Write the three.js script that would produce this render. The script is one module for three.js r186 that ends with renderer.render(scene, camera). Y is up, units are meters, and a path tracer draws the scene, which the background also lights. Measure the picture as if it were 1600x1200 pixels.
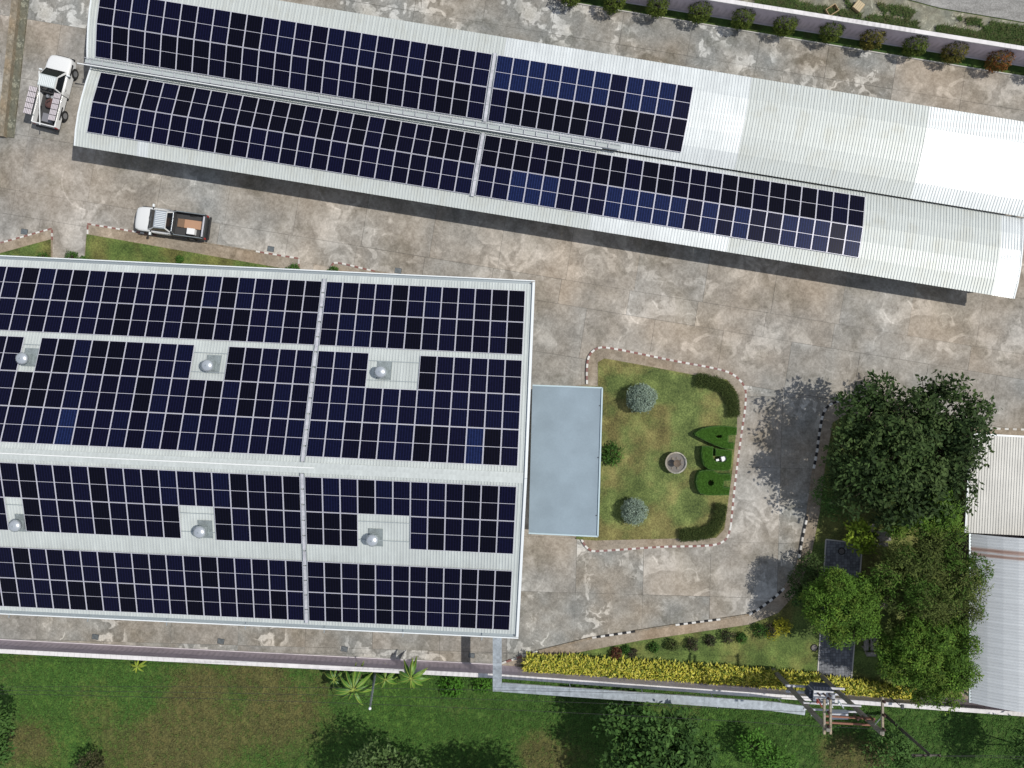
import * as THREE from 'three';
import { mergeGeometries } from 'three/addons/utils/BufferGeometryUtils.js';
import { RoundedBoxGeometry } from 'three/addons/geometries/RoundedBoxGeometry.js';

// ---------------------------------------------------------------- camera, sky, sun, exposure
const CAM_H = 53, PPM = 21;                     // camera height over the yard, photo pixels per metre on the ground
const scene = new THREE.Scene();
const camera = new THREE.PerspectiveCamera(56.66, 4 / 3, 0.5, 600);
camera.position.set(0, CAM_H, 0); camera.up.set(0, 0, -1); camera.lookAt(0, 0, 0);

const renderer = new THREE.WebGLRenderer({ antialias: true });
renderer.toneMapping = THREE.LinearToneMapping;
renderer.toneMappingExposure = 0.97;
renderer.shadowMap.enabled = true;

let seed = 7;
const rnd = () => { seed = (seed * 1664525 + 1013904223) >>> 0; return seed / 4294967296; };
const rr = (a, b) => a + (b - a) * rnd();
function hash(x, y, s) { let h = (x * 374761393 + y * 668265263 + s * 1442695041) | 0; h = Math.imul(h ^ (h >>> 13), 1274126177); h ^= h >>> 16; return (h >>> 0) / 4294967296; }
function vnoise(x, y, per, s) {                  // value noise, periodic over per cells
  const x0 = Math.floor(x), y0 = Math.floor(y), fx = x - x0, fy = y - y0;
  const w = (i) => ((i % per) + per) % per;
  const u = fx * fx * (3 - 2 * fx), v = fy * fy * (3 - 2 * fy);
  const a = hash(w(x0), w(y0), s), b = hash(w(x0 + 1), w(y0), s), c = hash(w(x0), w(y0 + 1), s), d = hash(w(x0 + 1), w(y0 + 1), s);
  return a + (b - a) * u + (c - a) * v + (a - b - c + d) * u * v;
}
function fbm(x, y, per, oct, s) { let t = 0, a = 0.5, n = 0; for (let i = 0; i < oct; i++) { t += a * vnoise(x, y, per, s + i * 17); n += a; a *= 0.5; x *= 2; y *= 2; per *= 2; } return t / n; }
const sm = (a, b, x) => { const t = Math.min(1, Math.max(0, (x - a) / (b - a))); return t * t * (3 - 2 * t); };
const mix = (a, b, t) => a + (b - a) * t;

{ // tropical noon sky: blue overhead, paler to the horizon, scattered soft cloud all round
  const w = 512, h = 256, d = new Float32Array(w * h * 4);
  for (let j = 0; j < h; j++) for (let i = 0; i < w; i++) {
    const el = Math.abs((j + 0.5) / h - 0.5) * 2, k = Math.pow(1 - el, 2.2);
    const c = sm(0.52, 0.78, fbm(i / 32, j / 16, 16, 5, 3)) * 0.55;
    const sky = [mix(0.25, 0.46, k), mix(0.30, 0.50, k), mix(0.41, 0.55, k)], q = (j * w + i) * 4;
    for (let n = 0; n < 3; n++) d[q + n] = mix(sky[n], 0.80, c);
    d[q + 3] = 1;
  }
  const t = new THREE.DataTexture(d, w, h, THREE.RGBAFormat, THREE.FloatType);
  t.mapping = THREE.EquirectangularReflectionMapping; t.magFilter = t.minFilter = THREE.LinearFilter; t.needsUpdate = true;
  scene.background = t; scene.environment = t;
}
const sun = new THREE.DirectionalLight(new THREE.Color(1, 0.955, 0.88), 3.5);
sun.position.set(67, 100, -8); sun.target.position.set(0, 0, 0); sun.castShadow = true; sun.shadow.radius = 1.4;
Object.assign(sun.shadow.camera, { left: -60, right: 60, top: 60, bottom: -60, near: 1, far: 260 });
sun.shadow.mapSize.set(4096, 4096);
scene.add(sun, sun.target);

// ---------------------------------------------------------------- helpers
const at = (x, y, h = 0) => new THREE.Vector3((x - 800) / PPM * (1 - h / CAM_H), h, (y - 600) / PPM * (1 - h / CAM_H));   // point of the place seen at photo pixel x, y if it stands h metres high
const used = {};
function numbered(n) { if (!(n in used)) { used[n] = 0; return n; } used[n]++; return n + '_' + String(used[n]).padStart(3, '0'); }
const shade = (m) => { m.castShadow = true; m.receiveShadow = true; return m; };
function tag(o, label, category, group) { o.userData.label = label; o.userData.category = category; if (group) o.userData.group = group; return o; }
function thing(name, label, category, pos = [0, 0, 0], turn = 0, group) {
  const g = new THREE.Group(); g.name = numbered(name); g.position.set(...(pos.isVector3 ? pos.toArray() : pos)); g.rotation.y = turn;
  scene.add(g); return tag(g, label, category, group);
}
function part(parent, name, geo, mat, label) { const m = shade(new THREE.Mesh(geo, mat)); m.name = name; parent.add(m); if (label) m.userData.label = label; return m; }
function single(name, geo, mat, label, category, pos, group) { const m = shade(new THREE.Mesh(geo, mat)); m.name = numbered(name); if (pos) m.position.copy(pos); scene.add(m); return tag(m, label, category, group); }
function ground(name, geo, mat) { const m = shade(new THREE.Mesh(geo, mat)); m.name = numbered(name); m.userData.kind = 'structure'; scene.add(m); return m; }
const M = (r, g, b, o = {}) => new THREE.MeshStandardMaterial({ color: new THREE.Color().setRGB(r, g, b), roughness: 0.85, side: THREE.DoubleSide, ...o });
const box = (w, h, d, x = 0, y = 0, z = 0, ry = 0) => { const g = new THREE.BoxGeometry(w, h, d); if (ry) g.rotateY(ry); g.translate(x, y, z); return g; };
const rbox = (w, h, d, r, x = 0, y = 0, z = 0) => { const g = new RoundedBoxGeometry(w, h, d, 2, r); g.translate(x, y, z); return g; };
const cyl = (r0, r1, h, x = 0, y = 0, z = 0, n = 16) => { const g = new THREE.CylinderGeometry(r0, r1, h, n); g.translate(x, y, z); return g; };
const plain = (gs) => mergeGeometries(gs.map((g) => { const q = g.index ? g.toNonIndexed() : g; for (const k of Object.keys(q.attributes)) if (!['position', 'normal', 'uv'].includes(k)) q.deleteAttribute(k); return q; }));
function rod(a, b, r0, r1 = r0, n = 8) { // cylinder between two points
  const d = new THREE.Vector3().subVectors(b, a), g = new THREE.CylinderGeometry(r1, r0, d.length(), n);
  g.applyQuaternion(new THREE.Quaternion().setFromUnitVectors(new THREE.Vector3(0, 1, 0), d.clone().normalize()));
  g.translate((a.x + b.x) / 2, (a.y + b.y) / 2, (a.z + b.z) / 2); return g;
}
function beam(a, b, w, h) { // box between two points
  const d = new THREE.Vector3().subVectors(b, a), g = new THREE.BoxGeometry(w, h, d.length());
  { const p = g.attributes.position, nn = g.attributes.normal, uv = g.attributes.uv; for (let i = 0; i < p.count; i++) uv.setXY(i, (p.getZ(i) + a.x) / 3, (Math.abs(nn.getX(i)) > 0.5 ? p.getY(i) : p.getX(i) + a.z) / 3); }
  const m = new THREE.Matrix4().lookAt(b, a, new THREE.Vector3(0, 1, 0)); g.applyMatrix4(m);
  g.translate((a.x + b.x) / 2, (a.y + b.y) / 2, (a.z + b.z) / 2); return g;
}
const V3 = (x, y, z) => new THREE.Vector3(x, y, z);
// prism over a polygon of [x, z] points, from y0 to y1, uv in metres
function prism(poly, y0, y1, uvScale = 1, du = 0, dv = 0, holes) {
  const pts = poly.map((p) => new THREE.Vector2(p[0], p[1]));
  if (THREE.ShapeUtils.isClockWise(pts)) pts.reverse();
  const hs = (holes || []).map((h) => h.map((p) => new THREE.Vector2(p[0], p[1])));
  const tri = THREE.ShapeUtils.triangulateShape(pts, hs), all = pts.concat(...hs), P = [], U = [];
  const put = (p, y) => { P.push(p.x, y, p.y); U.push(p.x * uvScale + du, p.y * uvScale + dv); };
  for (const t of tri) { put(all[t[0]], y1); put(all[t[2]], y1); put(all[t[1]], y1); }
  for (const ring of [pts, ...hs]) for (let i = 0; i < ring.length; i++) {
    const a = ring[i], b = ring[(i + 1) % ring.length];
    put(a, y0); put(a, y1); put(b, y1); put(a, y0); put(b, y1); put(b, y0);
  }
  const g = new THREE.BufferGeometry();
  g.setAttribute('position', new THREE.Float32BufferAttribute(P, 3)); g.setAttribute('uv', new THREE.Float32BufferAttribute(U, 2));
  g.computeVertexNormals(); return g;
}
function clip(poly, ax, az, bx, bz) { // keeps what lies to the left of a->b seen with z down (side where cross >= 0)
  const s = (p) => (bx - ax) * (p[1] - az) - (bz - az) * (p[0] - ax), out = [];
  for (let i = 0; i < poly.length; i++) {
    const p = poly[i], q = poly[(i + 1) % poly.length], a = s(p), b = s(q);
    if (a >= 0) out.push(p);
    if ((a >= 0) !== (b >= 0)) { const t = a / (a - b); out.push([p[0] + (q[0] - p[0]) * t, p[1] + (q[1] - p[1]) * t]); }
  }
  return out;
}
const px = (list, h = 0) => list.map(([x, y]) => { const v = at(x, y, h); return [v.x, v.z]; });
function leafCloud(spots, N, leaf, cols, opt = {}) { // crowns: leaf-sized faces in clumps through the volume of several ellipsoids; spots = [x, y, z, rx, ry, rz]
  const P = [], C = [];
  const { clump = 9, spread = 0.35, wide = 0.5, up = 0.55, shell = 0.45, drop = 0 } = opt;
  const n = V3(), t = V3(), b = V3();
  if (opt.lobes) { const out = []; for (const s of spots) { out.push([s[0], s[1] - s[4] * 0.1, s[2], s[3] * 0.7, s[4] * 0.6, s[5] * 0.7]); for (let k = 0; k < opt.lobes; k++) { const a = k * 2.399 + rr(-0.5, 0.5), e = rr(-0.1, 0.95), c = Math.sqrt(1 - Math.min(0.95, e * e)), q = rr(0.55, 0.85), R = rr(0.26, 0.46); out.push([s[0] + Math.cos(a) * c * s[3] * q, s[1] + e * s[4] * q * 1.35, s[2] + Math.sin(a) * c * s[5] * q, s[3] * R, s[4] * R * 1.5, s[5] * R]); } } spots = out; }
  const vol = spots.map((s) => s[3] * s[4] * s[5]), tot = vol.reduce((a, b) => a + b, 0);
  spots.forEach((s, si) => {
    const clumps = Math.ceil(N * vol[si] / tot / clump);
    for (let k = 0; k < clumps; k++) {
      let x, y, z, r; do { x = rr(-1, 1); y = rr(-1, 1); z = rr(-1, 1); r = Math.hypot(x, y, z); } while (r > 1 || r < 0.05);
      const q = Math.pow(r, shell) / r * (1 + 0.22 * (hash(Math.floor(x * 4 + 9), Math.floor(z * 4 + 9), si + Math.floor(y * 3)) - 0.5)); x *= q; y *= q; z *= q;
      const cx = s[0] + x * s[3], cy = s[1] + y * s[4], cz = s[2] + z * s[5];
      const col = cols[Math.floor(hash(si, Math.floor(rnd() * 2.3), 77) * cols.length)], f = rr(0.75, 1.25) * (0.8 + 0.4 * hash(si, 3, 78));
      for (let i = 0; i < clump; i++) {
        const ox = cx + rr(-1, 1) * spread, oy = cy + rr(-1, 1) * spread * 0.8, oz = cz + rr(-1, 1) * spread, L = leaf * rr(0.7, 1.25), W = L * wide * 0.5;
        n.set(x * 0.6 + rr(-1, 1) * 0.8, up + y * 0.4 + rr(-0.5, 0.6), z * 0.6 + rr(-1, 1) * 0.8).normalize();
        t.set(rr(-1, 1) + x * 0.5, rr(-0.4, 0.4) - drop, rr(-1, 1) + z * 0.5); t.addScaledVector(n, -t.dot(n)).normalize(); b.crossVectors(n, t);
        const a0 = [ox, oy, oz], a1 = [ox + t.x * L * 0.45 + b.x * W, oy + t.y * L * 0.45 + b.y * W, oz + t.z * L * 0.45 + b.z * W];
        const a2 = [ox + t.x * L, oy + t.y * L - L * 0.08, oz + t.z * L], a3 = [ox + t.x * L * 0.45 - b.x * W, oy + t.y * L * 0.45 - b.y * W, oz + t.z * L * 0.45 - b.z * W];
        P.push(...a0, ...a1, ...a2, ...a0, ...a2, ...a3);
        const g = f * rr(0.85, 1.15); for (let m = 0; m < 6; m++) C.push(col[0] * g, col[1] * g, col[2] * g);
      }
    }
  });
  const g = new THREE.BufferGeometry(); g.setAttribute('position', new THREE.Float32BufferAttribute(P, 3)); g.setAttribute('color', new THREE.Float32BufferAttribute(C, 3)); g.computeVertexNormals(); return g;
}
const leafMat = new THREE.MeshPhysicalMaterial({ vertexColors: true, roughness: 0.75, side: THREE.DoubleSide, specularIntensity: 0.35 });

// ---------------------------------------------------------------- textures
function tex(w, h, f, o = {}) {
  const d = new Uint8Array(w * h * 4);
  for (let j = 0; j < h; j++) for (let i = 0; i < w; i++) { const c = f(i / w, j / h), q = (j * w + i) * 4; d[q] = Math.max(0, Math.min(255, c[0])); d[q + 1] = Math.max(0, Math.min(255, c[1])); d[q + 2] = Math.max(0, Math.min(255, c[2])); d[q + 3] = 255; }
  const t = new THREE.DataTexture(d, w, h, THREE.RGBAFormat); t.wrapS = t.wrapT = THREE.RepeatWrapping; t.magFilter = THREE.LinearFilter; t.minFilter = THREE.LinearMipmapLinearFilter; t.generateMipmaps = true;
  if (!o.data) t.colorSpace = THREE.SRGBColorSpace; t.needsUpdate = true; return t;
}
const arcs = Array.from({ length: 26 }, () => [rnd(), rnd(), rr(0.02, 0.13), rr(0, 6.28), rr(1.2, 4), rr(0.5, 1)]);
function concreteTex(s, tint, patch, swirl, blotch) { // trowelled concrete: ragged pale laitance patches, worn darker areas, fine grit
  return tex(1536, 1536, (u, v) => {
    const wx = fbm(u * 14, v * 14, 14, 3, s + 50) - 0.5, wy = fbm(u * 14 + 3.3, v * 14, 14, 3, s + 90) - 0.5;
    const big = fbm(u * 4 + wx * 0.5, v * 4 + wy * 0.5, 4, 4, s), mid = fbm(u * 26 + wx, v * 26 + wy, 26, 5, s + 7), fine = fbm(u * 220, v * 220, 220, 2, s + 31) - 0.5;
    const rag = fbm(u * 20 + wx * 3.2, v * 20 + wy * 3.2, 20, 5, s + 12), veil = sm(0.38, 0.66, fbm(u * 6, v * 6, 6, 3, s + 77));
    let k = (big - 0.5) * blotch + (mid - 0.5) * 38 + (fbm(u * 90, v * 90, 90, 3, s + 41) - 0.5) * 30 + fine * 30 + sm(0.53, 0.63, rag) * veil * patch - sm(0.47, 0.36, rag) * 5;
    if (swirl) for (const a of arcs) { let dx = u - a[0], dy = v - a[1]; dx -= Math.round(dx); dy -= Math.round(dy); const r = Math.hypot(dx, dy); const dr = Math.abs(r - a[2] + (mid - 0.5) * 0.006); if (dr < 0.004) { let an = Math.atan2(dy, dx) - a[3]; an = ((an % 6.283) + 6.283) % 6.283; if (an < a[4]) k += swirl * a[5] * (1 - dr / 0.004) * sm(0.35, 0.6, rag) * sm(0, 0.4, an) * sm(a[4], a[4] - 0.4, an); } }
    const warm = (fbm(u * 5, v * 5, 5, 3, s + 21) - 0.5) * 14, dirt = sm(0.58, 0.74, fbm(u * 9 + wx, v * 9 + wy, 9, 5, s + 61)) * 13;
    return [tint[0] + k + warm - dirt, tint[1] + k - dirt, tint[2] + k - warm - dirt * 1.1];
  });
}
const concA = concreteTex(1, [156, 151, 143], 22, 26, 30), concB = concreteTex(2, [155, 147, 135], 10, 12, 26), concC = concreteTex(3, [141, 138, 131], 50, 16, 26);
const grassTex = tex(1024, 1024, (u, v) => {
  const wx = fbm(u * 8, v * 8, 8, 2, 400) * 3, f = fbm(u * 150 + wx, v * 60 + wx, 30, 3, 402), f2 = fbm(u * 70, v * 160 + wx, 10, 3, 405), m = fbm(u * 14, v * 14, 14, 4, 407);
  const k = 205 + (f - 0.5) * 150 + (f2 - 0.5) * 130 + (m - 0.5) * 36; return [k + (m - 0.5) * 16, k, k - 12];
}, {});
const lawnTex = tex(1024, 1024, (u, v) => {
  const m = fbm(u * 14, v * 14, 14, 5, 500), d = sm(0.42, 0.75, fbm(u * 7, v * 7, 7, 6, 511)) * 0.8, f = fbm(u * 200, v * 200, 200, 2, 520) - 0.5, k = (m - 0.5) * 70 + f * 60;
  return [mix(93, 120, d) + k, mix(107, 110, d) + k, mix(55, 66, d) + k * 0.7];
});
const roofTex = tex(512, 512, (u, v) => { const k = 240 + (fbm(u * 40, v * 4, 4, 4, 601) - 0.5) * 30 + (fbm(u * 8, v * 8, 8, 4, 607) - 0.5) * 26; return [k, k, k - 2]; });
const grimeTex = tex(512, 512, (u, v) => { const d = sm(0.45, 0.85, fbm(u * 9, v * 9, 9, 5, 611)), k = 238 + (fbm(u * 60, v * 9, 3, 4, 617) - 0.5) * 30 - d * 9; return [k, k - 1 - d * 2, k - 3 - d * 6]; });
const rustTex = tex(256, 1024, (u, v) => { // weathered barrel sheet with two rust streaked laps
  const k = 232 + (fbm(u * 8, v * 60, 8, 3, 631) - 0.5) * 20; let r = 0;
  for (const [c, w] of [[0.088, 0.016], [0.118, 0.013]]) r = Math.max(r, sm(w, 0, Math.abs(v - c) + (fbm(u * 6, v * 40, 2, 4, 640) - 0.5) * 0.012) * (0.35 + 0.65 * fbm(u * 9, v * 9, 3, 3, 647)));
  return [mix(k, 148, r), mix(k, 92, r), mix(k + 2, 68, r)];
});
const cellTex = tex(256, 256, (u, v) => { // half-cut cells: six columns, fine busbars, rows of half cells
  const cu = (u * 6) % 1, cv = (v * 12) % 1, e = Math.min(cu, 1 - cu), ev = Math.min(cv, 1 - cv); let k = 128 + (hash(Math.floor(u * 6), Math.floor(v * 12), 5) - 0.5) * 22;
  if (Math.abs(((cu * 5) % 1) - 0.5) < 0.1) k += 50; if (e < 0.06) k += 120; if (ev < 0.05) k += 30; return [k, k, k];
});
const wallTex = tex(512, 512, (u, v) => { const k = 235 + (fbm(u * 8, v * 8, 8, 5, 701) - 0.5) * 36 - sm(0.6, 0.8, fbm(u * 30, v * 4, 4, 3, 707)) * 20; return [k, k - 2, k]; });
const roadTex = tex(1024, 512, (u, v) => { const k = 142 + (fbm(u * 6, v * 30, 6, 4, 720) - 0.5) * 60 + (fbm(u * 120, v * 120, 60, 2, 726) - 0.5) * 40; return [k, k - 1, k - 4]; });
const paveTex = tex(512, 512, (u, v) => { const cu = (u * 16) % 1, cv = (v * 16) % 1, k = 128 + (hash(Math.floor(u * 16), Math.floor(v * 16), 3) - 0.5) * 38 + (fbm(u * 60, v * 60, 60, 2, 733) - 0.5) * 30 - (Math.min(cu, cv) < 0.1 ? 34 : 0); return [k, k + 1, k + 4]; });
const barkTex = tex(256, 256, (u, v) => { const k = 120 + (fbm(u * 20, v * 5, 5, 4, 750) - 0.5) * 90; return [k, k - 12, k - 26]; });
const galvTex = tex(512, 512, (u, v) => { const k = 214 + (fbm(u * 14, v * 14, 14, 4, 760) - 0.5) * 70 + (fbm(u * 50, v * 50, 50, 2, 766) - 0.5) * 24; return [k, k, k]; });
const TM = (map, r = 1, g = 1, b = 1, o = {}) => new THREE.MeshStandardMaterial({ map, color: new THREE.Color().setRGB(r, g, b), roughness: 0.9, side: THREE.DoubleSide, ...o });

// ---------------------------------------------------------------- materials
const concMats = [TM(concA), TM(concA, 1.02, 0.985, 0.95), TM(concC), TM(concA, 0.95, 0.95, 0.96), TM(concA, 1.03, 0.985, 0.94), TM(concA, 0.97, 0.96, 0.95), TM(concC, 1.04, 1.03, 1.02)];
const jointMat = M(0.075, 0.07, 0.06), tanMat = TM(concB, 0.93, 0.86, 0.79), tanDark = TM(concA, 0.74, 0.67, 0.55);
const sheetOld = TM(grimeTex, 0.62, 0.665, 0.66, { roughness: 0.5, metalness: 0.12 }), sheetNew = TM(roofTex, 0.80, 0.84, 0.86, { roughness: 0.36, metalness: 0.25 }), sheetMain = TM(roofTex, 0.64, 0.685, 0.685, { roughness: 0.45, metalness: 0.15 });
const trimWhite = M(0.78, 0.82, 0.84, { roughness: 0.5 }), alu = M(0.66, 0.66, 0.74, { roughness: 0.45, metalness: 0.25 }), galv = TM(galvTex, 0.52, 0.58, 0.63, { roughness: 0.5, metalness: 0.4 }), darkMetal = M(0.04, 0.045, 0.05, { roughness: 0.6 });
const pvc = M(0.82, 0.84, 0.84, { roughness: 0.4 }), steel = M(0.40, 0.45, 0.47, { roughness: 0.45, metalness: 0.5 });
const cellMats = [[0.014, 0.015, 0.064], [0.011, 0.011, 0.044], [0.015, 0.019, 0.080], [0.009, 0.009, 0.028], [0.030, 0.054, 0.20]].map((c) => new THREE.MeshPhysicalMaterial({ map: cellTex, color: new THREE.Color().setRGB(c[0] * 0.8, c[1] * 0.8, c[2] * 0.85), roughness: 0.3, specularIntensity: 0.22, side: THREE.DoubleSide }));

// ---------------------------------------------------------------- ground, yard, field, road
{
  const g = new THREE.PlaneGeometry(360, 360, 1, 1); g.rotateX(-Math.PI / 2); const uv = g.attributes.uv; for (let i = 0; i < uv.count; i++) uv.setXY(i, uv.getX(i) * 40, uv.getY(i) * 40);
  g.translate(0, -0.07, 0); ground('ground', g, TM(grassTex, 0.085, 0.13, 0.03));
}
const dryPx = [[330, 1150, 4.5], [420, 1120, 3.5], [250, 1185, 5], [45, 1165, 2.6], [395, 1060, 2.2], [860, 1185, 2.6], [330, 1075, 1.6], [1320, 1180, 1.6]].map(([x, y, r]) => { const v = at(x, y); return [v.x, v.z, r]; }), lushPx = [[120, 1150], [60, 1060], [180, 1070], [1130, 1150], [640, 1110]].map(([x, y]) => at(x, y));
const dryAt = (x, z, n) => { let d = 0; for (const q of dryPx) d = Math.max(d, sm(1.25, 0.35, Math.hypot((x - q[0]) * 0.8, z - q[1]) / q[2] + (n - 0.5) * 1.6)); return Math.min(1, d * 0.9 + sm(0.62, 0.8, n) * 0.4); };
const lushAt = (x, z, n) => { let l = 0; for (const q of lushPx) l = Math.max(l, sm(1.2, 0.3, Math.hypot(x - q.x, z - q.z) / 3.2 + (n - 0.5) * 1.4)); return l; };
{ // rough field south of the wall: green sward with dry brown ground showing where the grass is thin
  const g = new THREE.PlaneGeometry(110, 34, 440, 136); g.rotateX(-Math.PI / 2); g.translate(0, -0.05, 34);
  const p = g.attributes.position, c = [], uv = g.attributes.uv;
  for (let i = 0; i < p.count; i++) {
    const x = p.getX(i), z = p.getZ(i), n = fbm(x / 4 + 50, z / 4 + 50, 999, 5, 800), n2 = fbm(x / 1.3 + 50, z / 1.3, 999, 3, 820);
    const f = 0.75 + n2 * 0.5, l = lushAt(x, z, n), d = dryAt(x, z, n);
    c.push(mix(mix(0.085, 0.095, l), 0.155, d) * f, mix(mix(0.17, 0.20, l), 0.14, d) * f, mix(0.032, 0.05, d) * f);
    p.setY(i, p.getY(i) + (n2 - 0.5) * 0.03); uv.setXY(i, x / 7, z / 7);
  }
  g.setAttribute('color', new THREE.Float32BufferAttribute(c, 3)); g.computeVertexNormals();
  ground('field', g, new THREE.MeshStandardMaterial({ map: grassTex, vertexColors: true, roughness: 1, side: THREE.DoubleSide }));
}
const T1 = 9.25 * Math.PI / 180, T2 = 1.6 * Math.PI / 180;
const rot = (u, v, t) => [u * Math.cos(t) - v * Math.sin(t), u * Math.sin(t) + v * Math.cos(t)];
const wallS = [at(-120, 1011, 2), at(772, 1056, 2), at(1700, 1123, 2)], wallN = [at(700, -68, 2.2), at(1760, 101.6, 2.2)];
{ // concrete yard, cast in bays with open joints
  let poly = [rot(-52, -40, T1), rot(52, -40, T1), rot(52, 14, T1), [50, 25], [wallS[1].x, wallS[1].z], [wallS[0].x, wallS[0].z]];
  poly = clip(poly, wallN[0].x, wallN[0].z, wallN[1].x, wallN[1].z);
  const yard = ground('concrete_yard', prism(poly, -0.06, -0.012), jointMat);
  const nk = px([[890, 4], [1600, 120]]);
  const slab = (quad, v) => {
    let q = clip(quad, nk[0][0], nk[0][1], nk[1][0], nk[1][1]); if (q.length < 3) return;
    q = clip(q, wallS[1].x, wallS[1].z + 0.1, wallS[0].x, wallS[0].z + 0.1); if (q.length < 3) return;
    const cx = q.reduce((a, p) => a + p[0], 0) / q.length, cz = q.reduce((a, p) => a + p[1], 0) / q.length;
    const m = part(yard, 'slab', prism(q, -0.011, rr(-0.001, 0.002), v === 2 || v === 6 ? 1 / 12 : 1 / 19), concMats[v]);
    return m;
  };
  const vs = [-37, -31.6, -26.2, -21, -16.6, -12.4, -8.29, -6.45, -2.7];
  for (let r = 0; r + 1 < vs.length; r++) for (let k = -11; k < 10; k++) {
    const sh = r === 7 ? 1.9 : r === 6 ? -0.3 : r < 4 ? 1.1 : 0, u0 = 2.7 + 5.15 * k + sh, u1 = u0 + 5.15, gp = rr(0.004, 0.013);
    const q = [[u0 + gp, vs[r] + gp], [u1 - gp, vs[r] + gp], [u1 - gp, vs[r + 1] - gp], [u0 + gp, vs[r + 1] - gp]].map((p) => rot(p[0], p[1], T1));
    const c = rnd(); slab(q, r < 3 ? (k < 4 ? (c < 0.7 ? 2 : 6) : (k < 6 ? 1 : 5)) : k > 5 ? (c < 0.5 ? 4 : c < 0.8 ? 1 : 0) : k < -6 ? (c < 0.5 ? 5 : 3) : Math.floor(c * 5) % 5 === 2 ? 0 : [0, 1, 3, 4, 5][Math.floor(c * 5)]);
  }
  const c0 = rot(0, -2.7 + 0.015, T1), c1 = rot(10, -2.7 + 0.015, T1), v2 = [-16, -10, -5, 0.4, 5.7, 11.3, 15.4, 20, 26];
  for (let r = 0; r + 1 < v2.length; r++) for (let k = -10; k < 9; k++) {
    const gp = rr(0.004, 0.013), u0 = 5.0 * k + 0.15, u1 = u0 + 5.0;
    let q = [[u0 + gp, v2[r] + gp], [u1 - gp, v2[r] + gp], [u1 - gp, v2[r + 1] - gp], [u0 + gp, v2[r + 1] - gp]].map((p) => rot(p[0], p[1], T2));
    q = clip(q, c0[0], c0[1], c1[0], c1[1]); if (q.length >= 3) slab(q, k >= 1 ? [0, 2, 3, 0, 6][Math.floor(rnd() * 5)] : r >= 6 ? [2, 6, 0][Math.floor(rnd() * 3)] : [1, 5, 0][Math.floor(rnd() * 3)]);
  }
}
{ // road and its rough verge beyond the north wall
  const q = px([[1395, -60], [1395, -8], [1470, 12], [1600, 34], [1720, 56], [1760, 40], [1760, -120], [1200, -120], [1060, -70]]);
  const g = prism(q, -0.06, -0.03, 1 / 9); ground('road', g, TM(roadTex));
  const v = px([[960, -40], [1250, -14], [1395, -6], [1470, 14], [1600, 36], [1760, 62], [1760, 120], [1560, 76], [900, -30]]);
  ground('verge', prism(v, -0.06, -0.022, 1 / 6), TM(concC, 0.8, 0.82, 0.7));
}

// ---------------------------------------------------------------- pavements, kerbs, lawns
function pathLen(pts) { const out = [0]; for (let i = 1; i < pts.length; i++) out.push(out[i - 1] + Math.hypot(pts[i][0] - pts[i - 1][0], pts[i][1] - pts[i - 1][1])); return out; }
const kerbWhite = M(0.66, 0.65, 0.62), kerbRed = M(0.24, 0.11, 0.095), kerbBlack = M(0.02, 0.02, 0.022), kerbRaw = TM(concB, 0.85, 0.78, 0.7), kerbRed2 = M(0.24, 0.13, 0.12), kerbWhite2 = M(0.55, 0.53, 0.5);
function kerbRun(parent, pxPts, cols, pitch, h = 0.13, w = 0.15) {
  const curve = new THREE.CatmullRomCurve3(px(pxPts).map((p) => V3(p[0], 0, p[1])), false, 'centripetal'), L = curve.getLength(), n = Math.max(1, Math.round(L / pitch));
  curve.arcLengthDivisions = 400;
  for (let i = 0; i < n; i++) {
    const a = curve.getPointAt(i / n), b = curve.getPointAt((i + 1) / n), l = a.distanceTo(b) - 0.006;
    const m = part(parent, 'kerb_block', kerbGeo(h, w), cols[i % cols.length] === kerbWhite && rnd() < 0.3 ? kerbWhite2 : cols[i % cols.length] === kerbRed && rnd() < 0.3 ? kerbRed2 : cols[i % cols.length]);
    m.position.set((a.x + b.x) / 2 - parent.position.x, -parent.position.y, (a.z + b.z) / 2 - parent.position.z); m.rotation.y = Math.atan2(-(b.z - a.z), b.x - a.x); m.scale.x = l;
  }
}
const kg = {};
function kerbGeo(h, w) { const k = h + '_' + w; if (!kg[k]) { const s = new THREE.Shape([[-w / 2, 0], [w / 2, 0], [w / 2, h], [-w / 2 + 0.02, h], [-w / 2, h - 0.02]].map((p) => new THREE.Vector2(...p))); const g = new THREE.ExtrudeGeometry(s, { depth: 1, bevelEnabled: false }); g.translate(0, 0, -0.5); g.rotateY(Math.PI / 2); kg[k] = g; } return kg[k]; }
const kerbThing = (label, x, y) => thing('kerb', label, 'kerb', at(x, y));
const lawnMat = TM(lawnTex, 1, 1, 1), lawnBright = TM(lawnTex, 0.84, 0.95, 0.78);
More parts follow.
